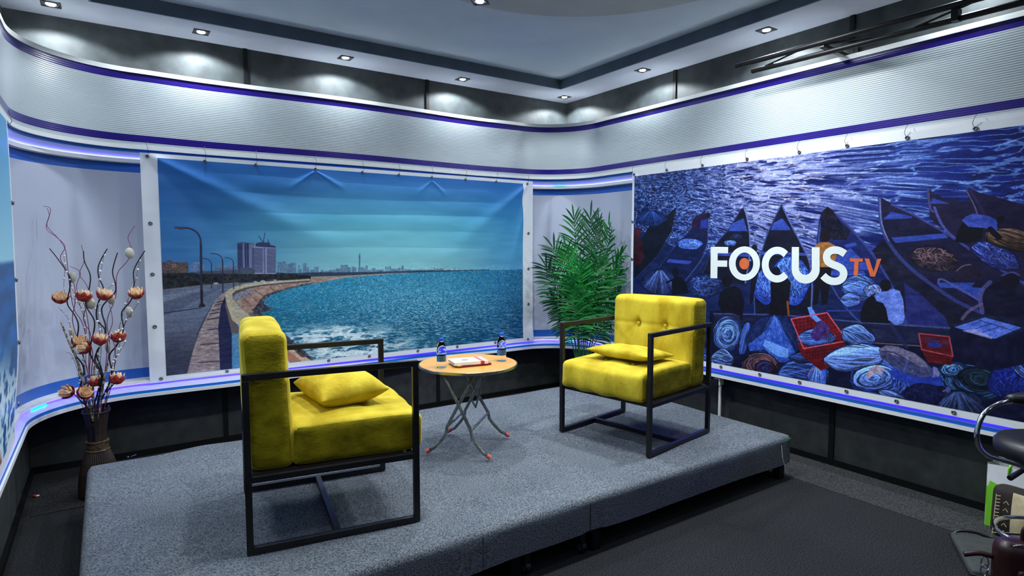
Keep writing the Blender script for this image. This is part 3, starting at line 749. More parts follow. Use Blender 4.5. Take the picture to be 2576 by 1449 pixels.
# ======== sea-front print on the back banner
def art_back():
    pr = lambda x, y: (lambda p: (p.x, p.z))(ony(x, y, YBN))
    C = Canvas(.318, 3.320, 1.46-.890, 1.46+.590, 1240, 612, pr); w, h = C.w, C.h
    t3 = Z(340, 370, 2.456); t6 = Z(400, 560, 3.716)
    def sky(U, V, c):
        u = U/w; v = V/h
        top = np.array([46, 108, 186.]); mid = np.array([96, 178, 200.]); hor = np.array([142, 200, 204.]); lft = np.array([44, 98, 168.])
        m = np.clip(v/.55, 0, 1)[..., None]
        g = np.where(m < .5, top*(1-m*2)+mid*(m*2), mid*(2-2*m)+hor*(2*m-1))
        k = (np.exp(-((u-.0)/.26)**2)*.8)[..., None]; g = g*(1-k)+lft*k
        k = (np.exp(-((u-1.0)/.2)**2)*.55)[..., None]; g = g*(1-k)+np.array([34, 112, 182.])*k
        n = fbm(U/160, V/26, 4, 5)[..., None]; g = g+(n-.5)*26
        return g
    C.whole(sky)
    hz = [(880, 790), (1150, 788), (1400, 776), (1700, 768), (2190, 758), (2395, 757)]
    # hazy far city
    def far(U, V): return np.array([96, 128, 156.])+(fbm(U/5, V/7, 2, 9)[..., None]-.5)*44
    for r in ((880,712,915,782),(908,706,930,782),(930,722,968,782),(960,716,995,782),(1003,755,1030,778),(1010,728,1016,778),(1037,716,1060,778),(1060,742,1075,778),(1080,758,1105,778),(1105,740,1133,778),(1147,757,1165,778),
              (1170,764,1265,778),(1200,758,1240,778),(1240,750,1270,778),(1270,728,1315,778),(1315,742,1335,778),(1338,737,1350,778),(1350,742,1368,778),(1377,742,1416,778),(1416,752,1422,778),(1422,733,1438,775),(1440,758,1460,775),(1462,748,1484,775),
              (1484,758,1515,773),(1515,756,1538,772),(1545,738,1553,772),(1557,738,1566,772),(1570,735,1581,772),(1581,752,1625,770),(1625,746,1643,770),(1645,733,1659,770),(1665,755,1700,768),(1700,758,1760,766),(1760,757,1840,766),(1845,748,1853,766),(1858,752,1880,766),(1882,750,1905,766),(1970,745,1974,764)):
        C.poly([(r[0], r[1]), (r[2], r[1]), (r[2], r[3]+6), (r[0], r[3]+6)], far, .95, t3)
    C.poly([(1384,745),(1382,690),(1385,662),(1387,650),(1389,662),(1391,690),(1390,745)], (66, 104, 140), 1, t3)
    C.ell((1386.5, 676), 5, 10, (60, 96, 134), 1, t3)
    # sea
    sea = [(2400,756),(2190,760),(1900,768),(1700,775),(1400,796),(1250,812),(1150,832),(1040,850),(950,872),(880,893),(830,915),(798,945),(805,975),(850,1000),(800,1015),(770,1030),(820,1080),(870,1130),(950,1180),(1020,1250),(1130,1330),(1130,1400),(2400,1400)]
    def seaf(U, V):
        u = U/w; v = V/h; d = np.clip((v-.66)/.34, 0, 1); sc = 1/(.25+d*1.0)
        base = np.array([22, 116, 154.])*(1-d[..., None])+np.array([10, 68, 100.])*d[..., None]
        base = base*(1-(sst(.72, 1., u)*.5)[..., None])+np.array([12, 66, 122.])*((sst(.72, 1., u)*.5)[..., None])
        n = fbm(U/16*sc*.8, V/5*sc, 4, 11); n2 = fbm(U/7*sc*.8, V/2.6*sc, 3, 21); n3 = fbm(U/50, V/18, 3, 31)
        g = base*(.62+.75*n[..., None])
        gl = sst(.56, .70, n2)*(.35+.9*np.exp(-((u-.62-.1*d)/.22)**2-((v-.76)/.16)**2))
        ridge = 1-np.abs(2*fbm(U/30*sc, V/11*sc, 4, 41)-1); fo = sst(.86, .97, ridge)*(.25+.5*n3)
        k = np.clip(gl+fo*.8, 0, 1)[..., None]; g = g*(1-k*.8)+np.array([176, 222, 236.])*k*.8
        # surf near the shore
        sh = np.exp(-((u-.27-(v-.72)*.7)/.16)**2)*sst(.78, .9, v)
        sw = 1-np.abs(2*fbm(U/46+n3*2, V/13+n3, 4, 51)-1); s2 = fbm(U/26, V/7, 4, 61)
        k = np.clip(sh*(sst(.62, .92, sw)*1.1+sst(.5, .66, s2)*.75), 0, 1)[..., None]
        return g*(1-k)+np.array([214, 232, 238.])*k
    C.poly(sea, seaf, 1, t3)
    C.poly([(880,780),(1000,778),(1100,774),(1400,772),(1700,764),(2195,757),(2195,760),(1700,776),(1500,786),(1250,802),(1080,812),(880,815)], lambda U, V: np.array([34, 50, 74.])+fbm(U/6, V/4, 3, 71)[..., None]*30, 1, t3, .6)
    C.poly([(900,806),(1250,796),(1560,780),(1700,776),(1500,790),(1300,806),(1140,834),(1080,826),(1000,818)], (150, 142, 130), .9, t3)
    # sloped bank, rocks
    C.poly([(1080,812),(1300,806),(1140,836),(1040,852),(930,880),(850,905),(795,945),(760,1010),(700,1035),(600,940),(600,900),(660,872),(780,845),(900,828)], lambda U, V: np.array([126, 96, 84.])+fbm(U/9, V/5, 4, 81)[..., None]*74, 1, t3)
    rk = lambda U, V: np.array([34, 34, 48.])+(fbm(U/6, V/5, 4, 91)[..., None]**2)*130
    C.poly([(1140,832),(1040,846),(930,872),(850,895),(800,915),(765,950),(745,985),(720,1008),(735,1018),(850,1002),(838,990),(798,970),(800,945),(835,915),(890,893),(960,872),(1050,852)], rk, 1, t3, .8)
    C.poly([(605,905),(650,905),(700,888),(740,880),(725,900),(665,930),(628,950),(606,935)], lambda U, V: np.array([92, 100, 118.])+fbm(U/3, V/3, 2, 93)[..., None]*60, 1, t3)
    for a in (((700,900),(760,960)),((740,885),(800,925)),((830,862),(860,885)),((900,845),(925,862)),((660,925),(720,985))): C.line(a, 2, (78, 58, 58), .7, t3)
    C.poly([(735,1018),(850,1002),(780,1022),(830,1080),(880,1125),(950,1175),(1020,1235),(1120,1330),(1040,1330),(960,1240),(870,1180),(780,1090),(690,1040)], rk, 1, t3, .8)
    # road side wall and slabs below the bank
    C.poly([(700,1035),(860,1180),(960,1240),(1110,1330),(1000,1350),(700,1350),(640,1100)], lambda U, V: np.array([178, 152, 132.])+fbm(U/14, V/5, 3, 95)[..., None]*44, 1, t3)
    C.poly([(884,1258),(940,1250),(1030,1322),(960,1332)], (168, 116, 92), .9, t3); C.poly([(990,1262),(1030,1268),(1050,1300),(1025,1296)], (84, 62, 62), .9, t3)
    C.poly([(860,1250),(884,1258),(960,1334),(880,1345)], (206, 200, 192), .9, t3)
    # land at left: trees, road
    C.poly([(160,790),(320,778),(640,770),(760,770),(880,778),(1085,800),(1085,818),(900,826),(760,836),(640,845),(560,900),(540,1000),(520,1450),(160,1450)], (62, 72, 96), 1, t3)
    C.poly([(160,775),(240,768),(320,776),(640,768),(700,762),(790,768),(880,776),(1085,796),(1085,812),(900,822),(760,830),(640,838),(400,852),(300,866),(160,880)], lambda U, V: np.array([20, 24, 30.])+(fbm(U/8, V/6, 4, 101)[..., None]**2)*64, 1, t3, 1)
    C.line([(170,882),(300,868),(420,853),(640,838)], 2.2, (150, 140, 128), .7, t3)
    rd = lambda U, V: (np.array([104, 114, 138.])*(1-sst(.72, .92, V/h))[..., None]+np.array([62, 66, 86.])*sst(.72, .92, V/h)[..., None])+(fbm(U/40, V/4, 3, 111)[..., None]-.5)*26
    C.poly([(160,885),(400,858),(640,840),(880,825),(800,840),(640,858),(560,900),(480,965),(420,1070),(385,1150),(345,1280),(315,1450),(160,1450)], rd, 1, t3)
    C.poly([(160,918),(300,893),(420,872),(420,884),(300,912),(160,960)], (140, 150, 170), .5, t3); C.poly([(160,965),(300,925),(420,895),(540,870),(420,930),(160,1055)], (80, 88, 112), .6, t3)
    C.poly([(270,1230),(400,1130),(360,1190),(400,1150),(370,1240),(330,1260),(260,1240)], (88, 92, 108), .5, t3)
    C.line([(410,992),(300,1008),(180,1025)], 3, (38, 42, 62), .8, t3)
    bk = lambda U, V: np.array([146, 130, 132.])+(vnoise(U/12, V/4, 121)[..., None]-.3)*50+(fbm(U/3, V/3, 2, 122)[..., None]-.5)*22
    C.poly([(560,893),(538,905),(490,955),(440,1050),(395,1150),(355,1270),(322,1400),(318,1440),(528,1440),(522,1260),(515,1110),(530,985),(562,905)], bk, 1, t3)
    for yy, xa, xb in ((950,500,552),(968,488,540),(1000,470,530),(1022,455,522),(1055,440,520),(1122,440,514),(1212,400,518),(1322,385,522)):
        C.poly([(xa, yy+6), (xb, yy-5), (xb, yy+3), (xa+8, yy+12)], (52, 50, 74), .85, t3)
    C.poly([(562,905),(530,985),(514,1110),(521,1260),(528,1440),(600,1440),(598,1150),(575,1050),(558,980)], lambda U, V: np.array([38, 42, 78.])+(fbm(U/20, V/5, 3, 125)[..., None]-.5)*24, 1, t3)
    C.poly([(556,925),(562,1000),(600,1150),(640,1150),(640,1110),(600,1060),(575,960)], (104, 90, 90), 1, t3)
    cr_ = lambda U, V: np.array([184, 174, 152.])+(fbm(U/8, V/8, 3, 126)[..., None]-.5)*36
    C.poly([(556,925),(560,895),(600,866),(680,845),(780,832),(900,825),(1080,814),(1080,824),(900,838),(780,850),(690,866),(625,885),(600,905),(604,940),(640,985),(720,1050),(760,1090),(660,1110),(600,1070),(572,990)], cr_, 1, t3)
    C.poly([(600,905),(625,885),(690,866),(780,850),(900,838),(1080,824),(1080,832),(900,847),(780,860),(700,876),(640,898),(612,915),(606,935)], (74, 74, 84), .9, t3)
    # hotel block, other houses
    C.poly([(632,592),(660,588),(690,590),(737,598),(737,784),(640,784),(634,760)], (74, 82, 122), 1, t3)
    for k in range(24): C.line([(637, 604+k*6.6), (662, 603+k*6.6)], 1.6, (28, 34, 66), .8, t3)
    for x in (668, 682, 697): C.line([(x, 596), (x+2, 770)], 3.2, (40, 46, 84), .8, t3)
    C.poly([(664,594),(676,593),(680,775),(668,775)], (116, 126, 160), .9, t3); C.poly([(704,598),(735,601),(737,775),(706,775)], (120, 130, 164), .9, t3)
    C.poly([(735,602),(780,600),(868,611),(871,784),(738,784)], (142, 150, 186), 1, t3)
    C.poly([(745,596),(770,588),(830,590),(835,605),(868,612),(868,622),(745,614)], (58, 66, 104), 1, t3)
    for k in range(20):
        y = 628+k*7.6; C.line([(724, y), (788, y+1)], 2.2, (36, 42, 76), .85, t3); C.line([(816, y+1), (868, y+2)], 2.2, (36, 42, 76), .85, t3)
    C.line([(799, 625), (802, 780)], 5, (92, 100, 142), .9, t3)
    C.line([(790, 590), (763, 549)], 2, (44, 50, 84), 1, t3); C.line([(791, 590), (802, 531)], 2, (44, 50, 84), 1, t3); C.line([(822, 596), (822, 572)], 2, (44, 50, 84), 1, t3)
    C.poly([(640,748),(700,742),(735,752),(735,785),(640,780)], (70, 80, 110), 1, t3)
    for r, c in (((168,712,330,778),(88,74,76)),((195,700,228,730),(92,78,78)),((228,722,262,745),(120,98,88)),((270,728,318,770),(96,80,78)),((345,728,378,765),(96,118,158)),((360,712,400,765),(110,132,170)),((385,720,432,765),(98,120,160)),((495,736,628,766),(92,112,146)),((530,730,600,745),(104,124,156))):
        C.poly([(r[0], r[1]), (r[2], r[1]), (r[2], r[3]), (r[0], r[3])], (lambda c: lambda U, V: np.array(c, float)+(vnoise(U/2.4, V/2.2, 131)[..., None]-.5)*52)(c), 1, t3)
    C.poly([(380,768),(640,756),(740,760),(740,782),(380,784)], (76, 84, 102), .9, t3)
    for x, y, r in ((790, 828, 9), (865, 822, 7), (745, 832, 7), (500, 842, 10)): C.ell((x, y), r*1.6, r*.6, (190, 200, 208), .8, t3)
    # street lamps in the print
    def lamp(pole, arm, wd, base=None):
        C.line(pole, wd, (46, 48, 70), 1, t3); C.line(spl(arm), wd*.75, (52, 54, 78), 1, t3)
        if base: C.poly(base, (36, 38, 58), 1, t3)
    lamp([(407, 600), (412, 980)], [(407, 606), (402, 560), (378, 524), (335, 503), (290, 499), (250, 498)], 6.2, [(404,880),(420,880),(421,965),(436,978),(432,988),(393,988),(396,975),(406,965)])
    C.poly([(246,498),(262,494),(300,497),(312,506),(285,511),(265,506)], (70, 66, 84), 1, t3)
    lamp([(541, 700), (543, 898)], [(541, 705), (534, 680), (512, 664), (490, 659), (470, 658)], 3.6); lamp([(472, 720), (473, 870)], [(472, 722), (462, 702), (440, 690), (400, 686)], 2.6)
    lamp([(608, 712), (609, 875)], [(608, 716), (602, 698), (585, 686), (555, 683)], 2.8); lamp([(647, 752), (648, 858)], [(647, 755), (642, 742), (630, 738)], 2.2)
    C.c *= (1-sst(.48, .56, C.V/C.h)*(.16-.32*fbm(C.U/5, C.V/3.5, 3, 402)))[..., None]
    return C
# ======== fishing-boats print on the right banner
def art_right():
    pr = lambda x, y: (lambda p: (-p.y, p.z))(onx(x, y, XBN))
    U0, U1 = -3.716, -.35
    C = Canvas(U0, U1, 1.46-.889, 1.46+.596, 1560, 690, pr); w, h = C.w, C.h
    t = Z(1580, 280, 1.857)
    def water(U, V, c):
        u = U/w; v = V/h; sc = 1.75-.95*sst(0, .8, u)
        wx = fbm(U/90, V/60, 3, 3)*60
        n = fbm((U+wx)/(24/sc)+V/60, (V+wx*.2)/(7/sc), 4, 1); r1 = 1-np.abs(2*fbm((U+wx)/(28/sc)+V/70, (V-U*.06+wx*.25)/(9/sc), 4, 2)-1)
        r2 = 1-np.abs(2*fbm(U/(60/sc), V/(20/sc), 3, 7)-1)
        base = np.array([26, 44, 128.])*(.55+.75*n[..., None])
        dk = sst(.45, .0, u)[..., None]; base = base*(1-dk*.25)
        pu = sst(.6, 1., u)[..., None]; base = base*(1-pu*.35)+np.array([54, 52, 140.])*pu*.35
        k = np.clip(sst(.84, .98, r1)*.75+sst(.84, 1., r2)*.35, 0, 1)[..., None]
        hi = np.array([128, 168, 232.]); glow = (np.exp(-((u-.40-.10*(v-.1))/.16)**2-((v-.1)/.42)**2))[..., None]
        hi = hi*(1-glow)+np.array([220, 206, 214.])*glow
        g = base*(1-k)+hi*k
        k2 = np.clip(glow*sst(.35, .62, n)[..., None]*.85, 0, 1); g = g*(1-k2)+np.array([178, 186, 222.])*k2
        return g
    C.whole(water)
    bl = lambda c, s=20, sc=9, seed=5, am=40: (lambda U, V: np.array(c, float)+(fbm(U/s, V/sc, 4, seed)[..., None]-.5)*am)
    # shaded shallows and foreground
    C.poly([(1140,650),(1190,600),(1290,700),(1440,830),(1560,900),(1850,1000),(1850,1200),(1500,1150),(1290,1000),(1230,830)], bl((26, 26, 50)), .93, t)
    C.poly([(1290,800),(1360,850),(1480,960),(1500,1010),(1300,1000)], bl((44, 52, 122)), .9, t)
    C.poly([(-20,560),(60,560),(230,640),(560,700),(900,720),(1250,800),(1300,1000),(1300,1100),(-20,1100)], bl((22, 36, 84), 30, 14, 8), .9, t)
    C.poly([(380,930),(1090,985),(1500,1010),(1620,1000),(1850,1000),(1850,1480),(380,1400)], bl((18, 24, 58), 30, 14, 9), 1, t)
    C.poly([(1855,805),(2300,760),(3600,640),(3600,2600),(1855,1500)], bl((22, 26, 62), 30, 14, 9, 50), 1, t)
    rim = (92, 104, 158); plank = (60, 84, 172); inn = (20, 24, 50)
    def boat(o, rims, planks=(), c=inn, seed=1):
        C.poly(o, bl(c, 24, 12, seed, 30), 1, t)
        for q in planks: C.poly(q, bl(plank, 20, 4, seed+3, 36), .95, t)
        for wd, cl, q in rims: C.line(spl(q), wd, cl, .95, t)
    boat([(225,448),(205,560),(130,680),(30,780),(30,690),(60,600),(110,520),(170,500)], [(3, (50, 48, 66), [(225,448),(208,560),(130,685),(45,770)])], (), (16, 22, 44))
    boat([(1590,358),(1640,380),(1700,395),(1860,440),(1860,700),(1760,640),(1700,600),(1650,500),(1620,470),(1578,380)], [(7, (52, 46, 92), [(1592,362),(1640,440),(1700,560)]), (3, (110, 96, 130), [(1580,372),(1620,450),(1640,520)])], (), (34, 28, 66))
    boat([(1398,365),(1480,410),(1600,425),(1640,520),(1860,680),(1860,800),(1650,690),(1500,570),(1440,530),(1410,500)], [(5, (86, 80, 128), [(1400,368),(1410,450),(1425,470)]), (6, (88, 96, 170), [(1430,450),(1480,550),(1600,650),(1760,760),(1860,820)])], ([(1412,432),(1420,405),(1470,420),(1500,432)],), (40, 34, 72))
    boat([(360,458),(376,500),(370,620),(338,700),(262,790),(125,760),(150,700),(205,650),(290,555),(335,490)], [(4, (70, 84, 140), [(362,470),(376,520),(370,630),(335,705),(268,790)]), (3, (50, 62, 116), [(345,480),(290,555),(205,650),(130,750)])], ([(190,690),(300,700),(285,715),(180,705)],), (22, 32, 78))
    boat([(540,445),(552,470),(566,560),(568,650),(545,810),(330,790),(355,720),(400,640),(470,550),(515,480)], [(4.5, (112, 124, 172), [(541,450),(556,500),(568,580),(566,680),(548,800)]), (3, (48, 62, 120), [(530,455),(470,550),(400,640),(340,780)])], ([(485,525),(540,500),(556,555),(560,560),(470,560)], [(390,655),(565,665),(563,680),(380,672)]), inn, 4)
    boat([(718,435),(735,470),(770,540),(810,620),(848,700),(860,800),(855,950),(592,950),(585,830),(605,720),(630,640),(660,550),(690,490)], [(5, (96, 108, 166), [(722,445),(762,530),(805,612),(846,700),(860,800),(855,950)]), (4, (62, 76, 132), [(712,445),(660,550),(625,650),(605,740)]), (4, (70, 90, 150), [(590,830),(592,950)])], ([(680,520),(720,500),(755,545),(758,555),(665,555)], [(610,655),(835,662),(838,676),(606,670)], [(700,735),(850,742),(850,756),(700,750)]), inn, 6)
    boat([(930,446),(950,462),(975,485),(1060,570),(1150,680),(1230,820),(1290,950),(1300,1000),(1090,990),(1000,870),(940,800),(885,700),(880,600),(893,500),(905,470)], [(6, (62, 74, 140), [(970,480),(1060,570),(1150,680),(1230,810),(1285,940),(1298,1000)]), (5, (64, 78, 140), [(900,520),(890,600),(900,700),(960,830),(1030,930),(1090,990)])], ([(1010,625),(1060,612),(1070,625),(1020,640)], [(930,745),(1100,745),(1110,765),(940,768)], [(960,680),(1040,640),(1140,740),(960,745)], ), (28, 40, 100), 7)
    C.poly([(905,470),(930,446),(955,462),(975,490),(900,500)], bl((34, 26, 46)), 1, t); C.poly([(898,500),(975,492),(1000,530),(1040,560),(1020,600),(960,600),(900,560)], bl((22, 22, 46), 6, 6, 8, 60), .95, t)
    boat([(1172,398),(1225,428),(1330,480),(1500,580),(1660,690),(1860,810),(1860,1010),(1620,920),(1560,900),(1440,830),(1290,720),(1210,610),(1178,520)],
         [(9, (58, 68, 128), [(1174,405),(1182,520),(1215,610),(1300,715),(1440,825),(1560,900),(1700,960)]), (3, (120, 126, 170), [(1176,410),(1184,520),(1216,605)]), (5, (72, 80, 150), [(1230,435),(1335,485),(1500,580),(1660,690),(1860,812)]), (4, (96, 100, 170), [(1450,800),(1480,790),(1700,920)])],
         ([(1190,505),(1230,470),(1330,492),(1325,500)], [(1230,590),(1480,570),(1495,592),(1250,615)], [(1440,800),(1620,800),(1600,825),(1460,825)], [(1490,810),(1700,830),(1860,930),(1860,960),(1680,900)]), (32, 30, 66), 9)
    C.line([(400,945),(700,950),(1090,985),(1500,1012)], 5, (74, 86, 140), .9, t); C.poly([(400,950),(700,956),(1090,992),(1500,1018),(1500,1090),(1100,1075),(400,1010)], bl((34, 40, 76), 30, 8, 10), .9, t)
    C.line([(1130,1080),(1500,1105)], 3, (150, 124, 124), .7, t); C.line([(1230,1000),(1300,1100)], 9, (40, 46, 92), .9, t); C.line([(930,932),(1090,930)], 4, (52, 74, 150), .9, t)
    # rope and net heaps
    def heap(cx, cy, rx, ry, base, st, n=26, kind='coil', seed=0, wd=1.6, rot=0.0):
        r_ = random.Random(seed*7+1); ca, sa = math.cos(rot), math.sin(rot)
        def X(a, b): return (cx+a*rx*ca-b*ry*sa, cy+a*rx*sa+b*ry*ca)
        C.poly([X(math.cos(a)*(1+.06*math.sin(5*a+seed)), math.sin(a)*(1+.06*math.cos(4*a+seed))) for a in [2*math.pi*k/30 for k in range(30)]], bl(base, 10, 7, seed+20, 50), 1, t)
        C.poly([X(.8*math.cos(a)-.05, .7*math.sin(a)-.22) for a in [2*math.pi*k/24 for k in range(24)]], bl(tuple(.65*b_+.35*s_ for b_, s_ in zip(base, st)), 6, 5, seed+60, 70), .55, t)
        n = int(n*1.4); wd *= .95
        for k in range(n):
            v0 = r_.choice((.3, .55, .85, 1.1, 1.3))
            if kind == 'coil':
                s_ = .15+.8*k/n; ox, oy = r_.uniform(-.08, .08), r_.uniform(-.08, .08); a0 = r_.uniform(0, 6.28); L = r_.uniform(2, 6)
                pts = [X(ox+s_*math.cos(a0+L*j/12)*(1+.05*math.sin(3*j)), oy+s_*math.sin(a0+L*j/12)) for j in range(13)]
            elif kind == 'drape':
                a = -1+2*k/n; b = r_.uniform(-.2, .2); pts = [X(a*.9*(.15+.85*j/8)+b*.1*math.sin(j), -.9+1.75*j/8*(1-.35*a*a)) for j in range(9)]
            elif kind == 'band':
                s_ = -.9+1.8*k/n; pts = [X(-1+2*j/10, s_*math.sqrt(max(.02, 1-(-1+2*j/10)**2))+.12*math.sin(j*.9+k*.4)) for j in range(11)]
            else:
                a, b = r_.uniform(-.8, .8), r_.uniform(-.8, .8)
                if a*a+b*b > .8: a, b = a*.6, b*.6
                th = r_.uniform(0, 6.28); pts = []
                for j in range(6):
                    pts.append(X(a, b)); th += r_.uniform(-.9, .9); a += .11*math.cos(th); b += .13*math.sin(th)
                    if a*a+b*b > .95: break
            if len(pts) > 1:
                for q0 in range(0, len(pts)-1, 2):
                    sg = pts[q0:q0+3]; ym = sum(p[1] for p in sg)/len(sg); xm = sum(p[0] for p in sg)/len(sg)
                    v = v0*max(.35, 1.12-.5*((ym-cy)/ry+.3*(xm-cx)/rx+.7)/1.7); C.line(sg, wd*r_.uniform(.7, 1.3), tuple(min(255, x*v) for x in st), .85, t)
        P_ = [X(math.cos(a)*(1.02+.06*math.sin(5*a+seed)), math.sin(a)*(1.02+.06*math.cos(4*a+seed))) for a in [2*math.pi*k/30 for k in range(31)]]
        C.line(P_, 2.2, (12, 16, 40), .7, t)
    B1 = (26, 40, 92); S1 = (104, 142, 226)
    heap(110, 500, 70, 36, (24, 44, 96), (60, 96, 180), 18, 'drape', 1)
    heap(290, 620, 58, 26, (70, 104, 196), (140, 172, 240), 20, 'mess', 2, 2)
    heap(478, 615, 28, 15, (86, 122, 206), (120, 150, 226), 8, 'coil', 3); heap(505, 588, 28, 15, (24, 28, 56), (52, 66, 120), 8, 'coil', 4)
    heap(150, 800, 88, 62, (22, 34, 78), (96, 118, 190), 44, 'drape', 5, 1.8); heap(360, 815, 90, 52, (22, 36, 84), (92, 122, 200), 60, 'mess', 6, 1.8)
    heap(640, 820, 55, 80, (38, 66, 160), S1, 46, 'mess', 7); heap(760, 790, 90, 115, (40, 72, 170), (110, 152, 240), 130, 'mess', 8, 1.7)
    heap(1080, 825, 78, 62, (50, 80, 168), (110, 146, 226), 40, 'band', 9, 1.8); heap(1145, 838, 42, 32, (96, 116, 186), (150, 170, 230), 22, 'mess', 10); heap(1040, 880, 46, 34, (54, 84, 170), (110, 140, 220), 20, 'band', 11)
    heap(1430, 690, 118, 56, (34, 28, 48), (126, 100, 110), 70, 'mess', 12, 1.6, .2); heap(1715, 675, 120, 52, (40, 50, 120), (96, 116, 214), 70, 'mess', 13, 1.5, .4); heap(1800, 600, 130, 50, (44, 34, 44), (110, 88, 78), 70, 'band', 14, 1.8, .15)
    heap(465, 1040, 66, 82, (28, 50, 120), (116, 156, 236), 40, 'coil', 15, 2.6, .2); heap(545, 1060, 22, 80, (48, 84, 178), (96, 132, 220), 14, 'drape', 16, 2, .2); heap(440, 1160, 52, 50, (26, 44, 100), (120, 150, 226), 26, 'band', 17, 2.2)
    heap(680, 1060, 125, 110, (24, 40, 88), (50, 74, 140), 30, 'drape', 18, 1.2)
    C.poly([(680,950),(700,965),(720,1010),(790,1140),(770,1175),(700,1170),(640,1110),(570,1120),(560,1090),(600,1060),(650,1020)], bl((56, 90, 178), 8, 8, 19, 70), 1, t)
    r_ = random.Random(5)
    for k in range(60):
        a = r_.uniform(0, 1); b = r_.uniform(-1, 1); x = 685+b*100*a; y = 955+a*200; C.line([(x, y), (x+r_.uniform(-3, 3)+b*8, y+14)], 1.1, (140, 174, 240), .6, t)
    C.poly([(640,1065),(750,1110),(745,1150),(700,1145),(632,1095)], (112, 156, 226), .95, t)
    heap(620, 1185, 84, 58, (34, 26, 44), (130, 96, 110), 34, 'coil', 20, 2); heap(640, 1200, 50, 36, (60, 24, 34), (40, 60, 130), 12, 'coil', 21, 2)
    heap(820, 1235, 115, 84, (26, 42, 96), (80, 112, 196), 60, 'band', 22, 1.6); heap(885, 1240, 44, 62, (62, 96, 190), (120, 150, 230), 12, 'drape', 23); C.line([(840,1235),(850,1210),(870,1200)], 3, (190, 120, 130), .8, t)
    heap(825, 1150, 70, 26, (20, 32, 76), (60, 84, 150), 14, 'band', 24)
    # red crate
    red = (142, 26, 40)
    C.poly([(790,1080),(1020,1080),(1005,1140),(980,1180),(900,1210),(810,1140)], bl((98, 20, 34)), 1, t); C.poly([(762,970),(930,940),(1022,1070),(820,1108)], bl((112, 22, 36)), 1, t)
    for i in range(9):
        for j in range(4): C.ell((785+i*18, 975-i*3+j*16), 4.5, 5, (50, 24, 50), .9, t)
    heap(880, 1058, 88, 42, (30, 50, 120), (100, 136, 226), 34, 'band', 25, 2)
    C.poly([(875,1000),(905,975),(945,1010),(940,1050),(880,1075),(850,1050)], bl((72, 50, 116), 8, 12, 26, 60), 1, t); C.poly([(838,915),(856,912),(885,960),(905,975),(880,985),(852,960)], (104, 146, 222), 1, t)
    C.line([(762,970),(930,940),(1024,1072),(820,1108),(762,970)], 3.6, (196, 90, 112), 1, t)
    for i in range(11):
        for j in range(4): C.ell((935+i*4-j*0, 1000), .1, .1, red, 1, t)
    for i in range(7):
        for j in range(5): C.ell((970-i*10+j*9, 1010+i*4+j*12), 2.6, 4, (60, 18, 40), .8, t)
    for i in range(12):
        for j in range(3): C.ell((835+i*14, 1128+j*15-i*2), 3.4, 4.4, (48, 16, 34), .9, t)
    heap(1075, 1050, 78, 56, (26, 40, 92), (110, 144, 226), 26, 'band', 27, 2.2, .3)
    heap(1180, 1250, 150, 110, (24, 40, 96), (84, 116, 210), 40, 'coil', 28, 3, .3)
    heap(1060, 1150, 140, 62, (44, 72, 156), (126, 158, 238), 34, 'band', 29, 4, -.12); heap(1145, 1245, 105, 58, (38, 62, 146), (112, 146, 230), 30, 'coil', 30, 4.2, -.1)
    C.poly([(1110,1235),(1130,1200),(1160,1185),(1195,1200),(1190,1225),(1150,1225),(1125,1250)], bl((176, 156, 176), 5, 10, 31, 70), .9, t)
    heap(1240, 1330, 70, 22, (56, 86, 180), (110, 140, 226), 16, 'band', 32, 2.4, .35)
    # padded coils
    C.ell((1370, 1235), 150, 46, bl((46, 70, 170)), .9, t, .12)
    C.poly([(1170,1110),(1210,1092),(1260,1098),(1350,1135),(1400,1180),(1430,1215),(1420,1235),(1380,1243),(1290,1222),(1230,1185),(1180,1150)], bl((70, 74, 116), 7, 6, 33, 70), 1, t)
    C.poly([(1170,1112),(1205,1093),(1260,1100),(1340,1130),(1390,1170),(1400,1195),(1360,1190),(1290,1150),(1230,1135)], bl((128, 122, 152), 6, 6, 34, 80), .8, t)
    C.line([(1190,1120),(1240,1125),(1290,1152)], 3, (40, 44, 84), .9, t); C.line([(1305,1165),(1288,1215)], 5, (76, 96, 170), .8, t)
    C.poly([(1425,1190),(1460,1205),(1462,1235),(1420,1245),(1425,1215)], bl((120, 122, 170)), .9, t)
    heap(1610, 1265, 150, 82, (18, 30, 62), (66, 110, 168), 46, 'coil', 35, 1.8, .22); heap(1520, 1205, 66, 36, (22, 46, 100), (100, 150, 220), 18, 'coil', 36, 2); heap(1640, 1250, 100, 56, (12, 20, 42), (56, 96, 120), 10, 'coil', 37, 1.8, .2)
    heap(1800, 1260, 120, 90, (22, 34, 110), (50, 76, 190), 50, 'mess', 38, 1.4)
    heap(1540, 1370, 150, 66, (18, 26, 60), (76, 96, 150), 60, 'drape', 39, 1.4); C.line([(1395,1330),(1450,1318),(1490,1298)], 4, (110, 110, 170), .8, t); C.ell((1495,1300), 12, 14, (96, 100, 170), .8, t)
    heap(1380, 1330, 90, 60, (20, 26, 70), (34, 44, 100), 30, 'mess', 40, 1.2)
    for k in range(16):
        xx = 1900+k*95; heap(xx, 1180+k*34+(k % 3)*60, 110, 80, (24, 40, 96), (96, 128, 216), 34, ('coil', 'band', 'mess')[k % 3], 60+k, 2.4, .2)
    # second crate and the lidded box
    C.poly([(1370,1112),(1518,1140),(1510,1185),(1400,1172)], bl((98, 22, 34)), 1, t); C.poly([(1358,1037),(1500,1052),(1518,1145),(1372,1112)], bl((92, 24, 36)), 1, t)
    for k in range(3): C.line([(1375, 1055+k*10), (1495, 1068+k*10)], 2, (66, 70, 150), .6, t)
    C.ell((1432, 1090), 34, 15, (44, 58, 140), .9, t, .1); C.line([(1358,1037),(1500,1052),(1518,1145),(1372,1112),(1358,1037)], 3, (182, 84, 100), .9, t)
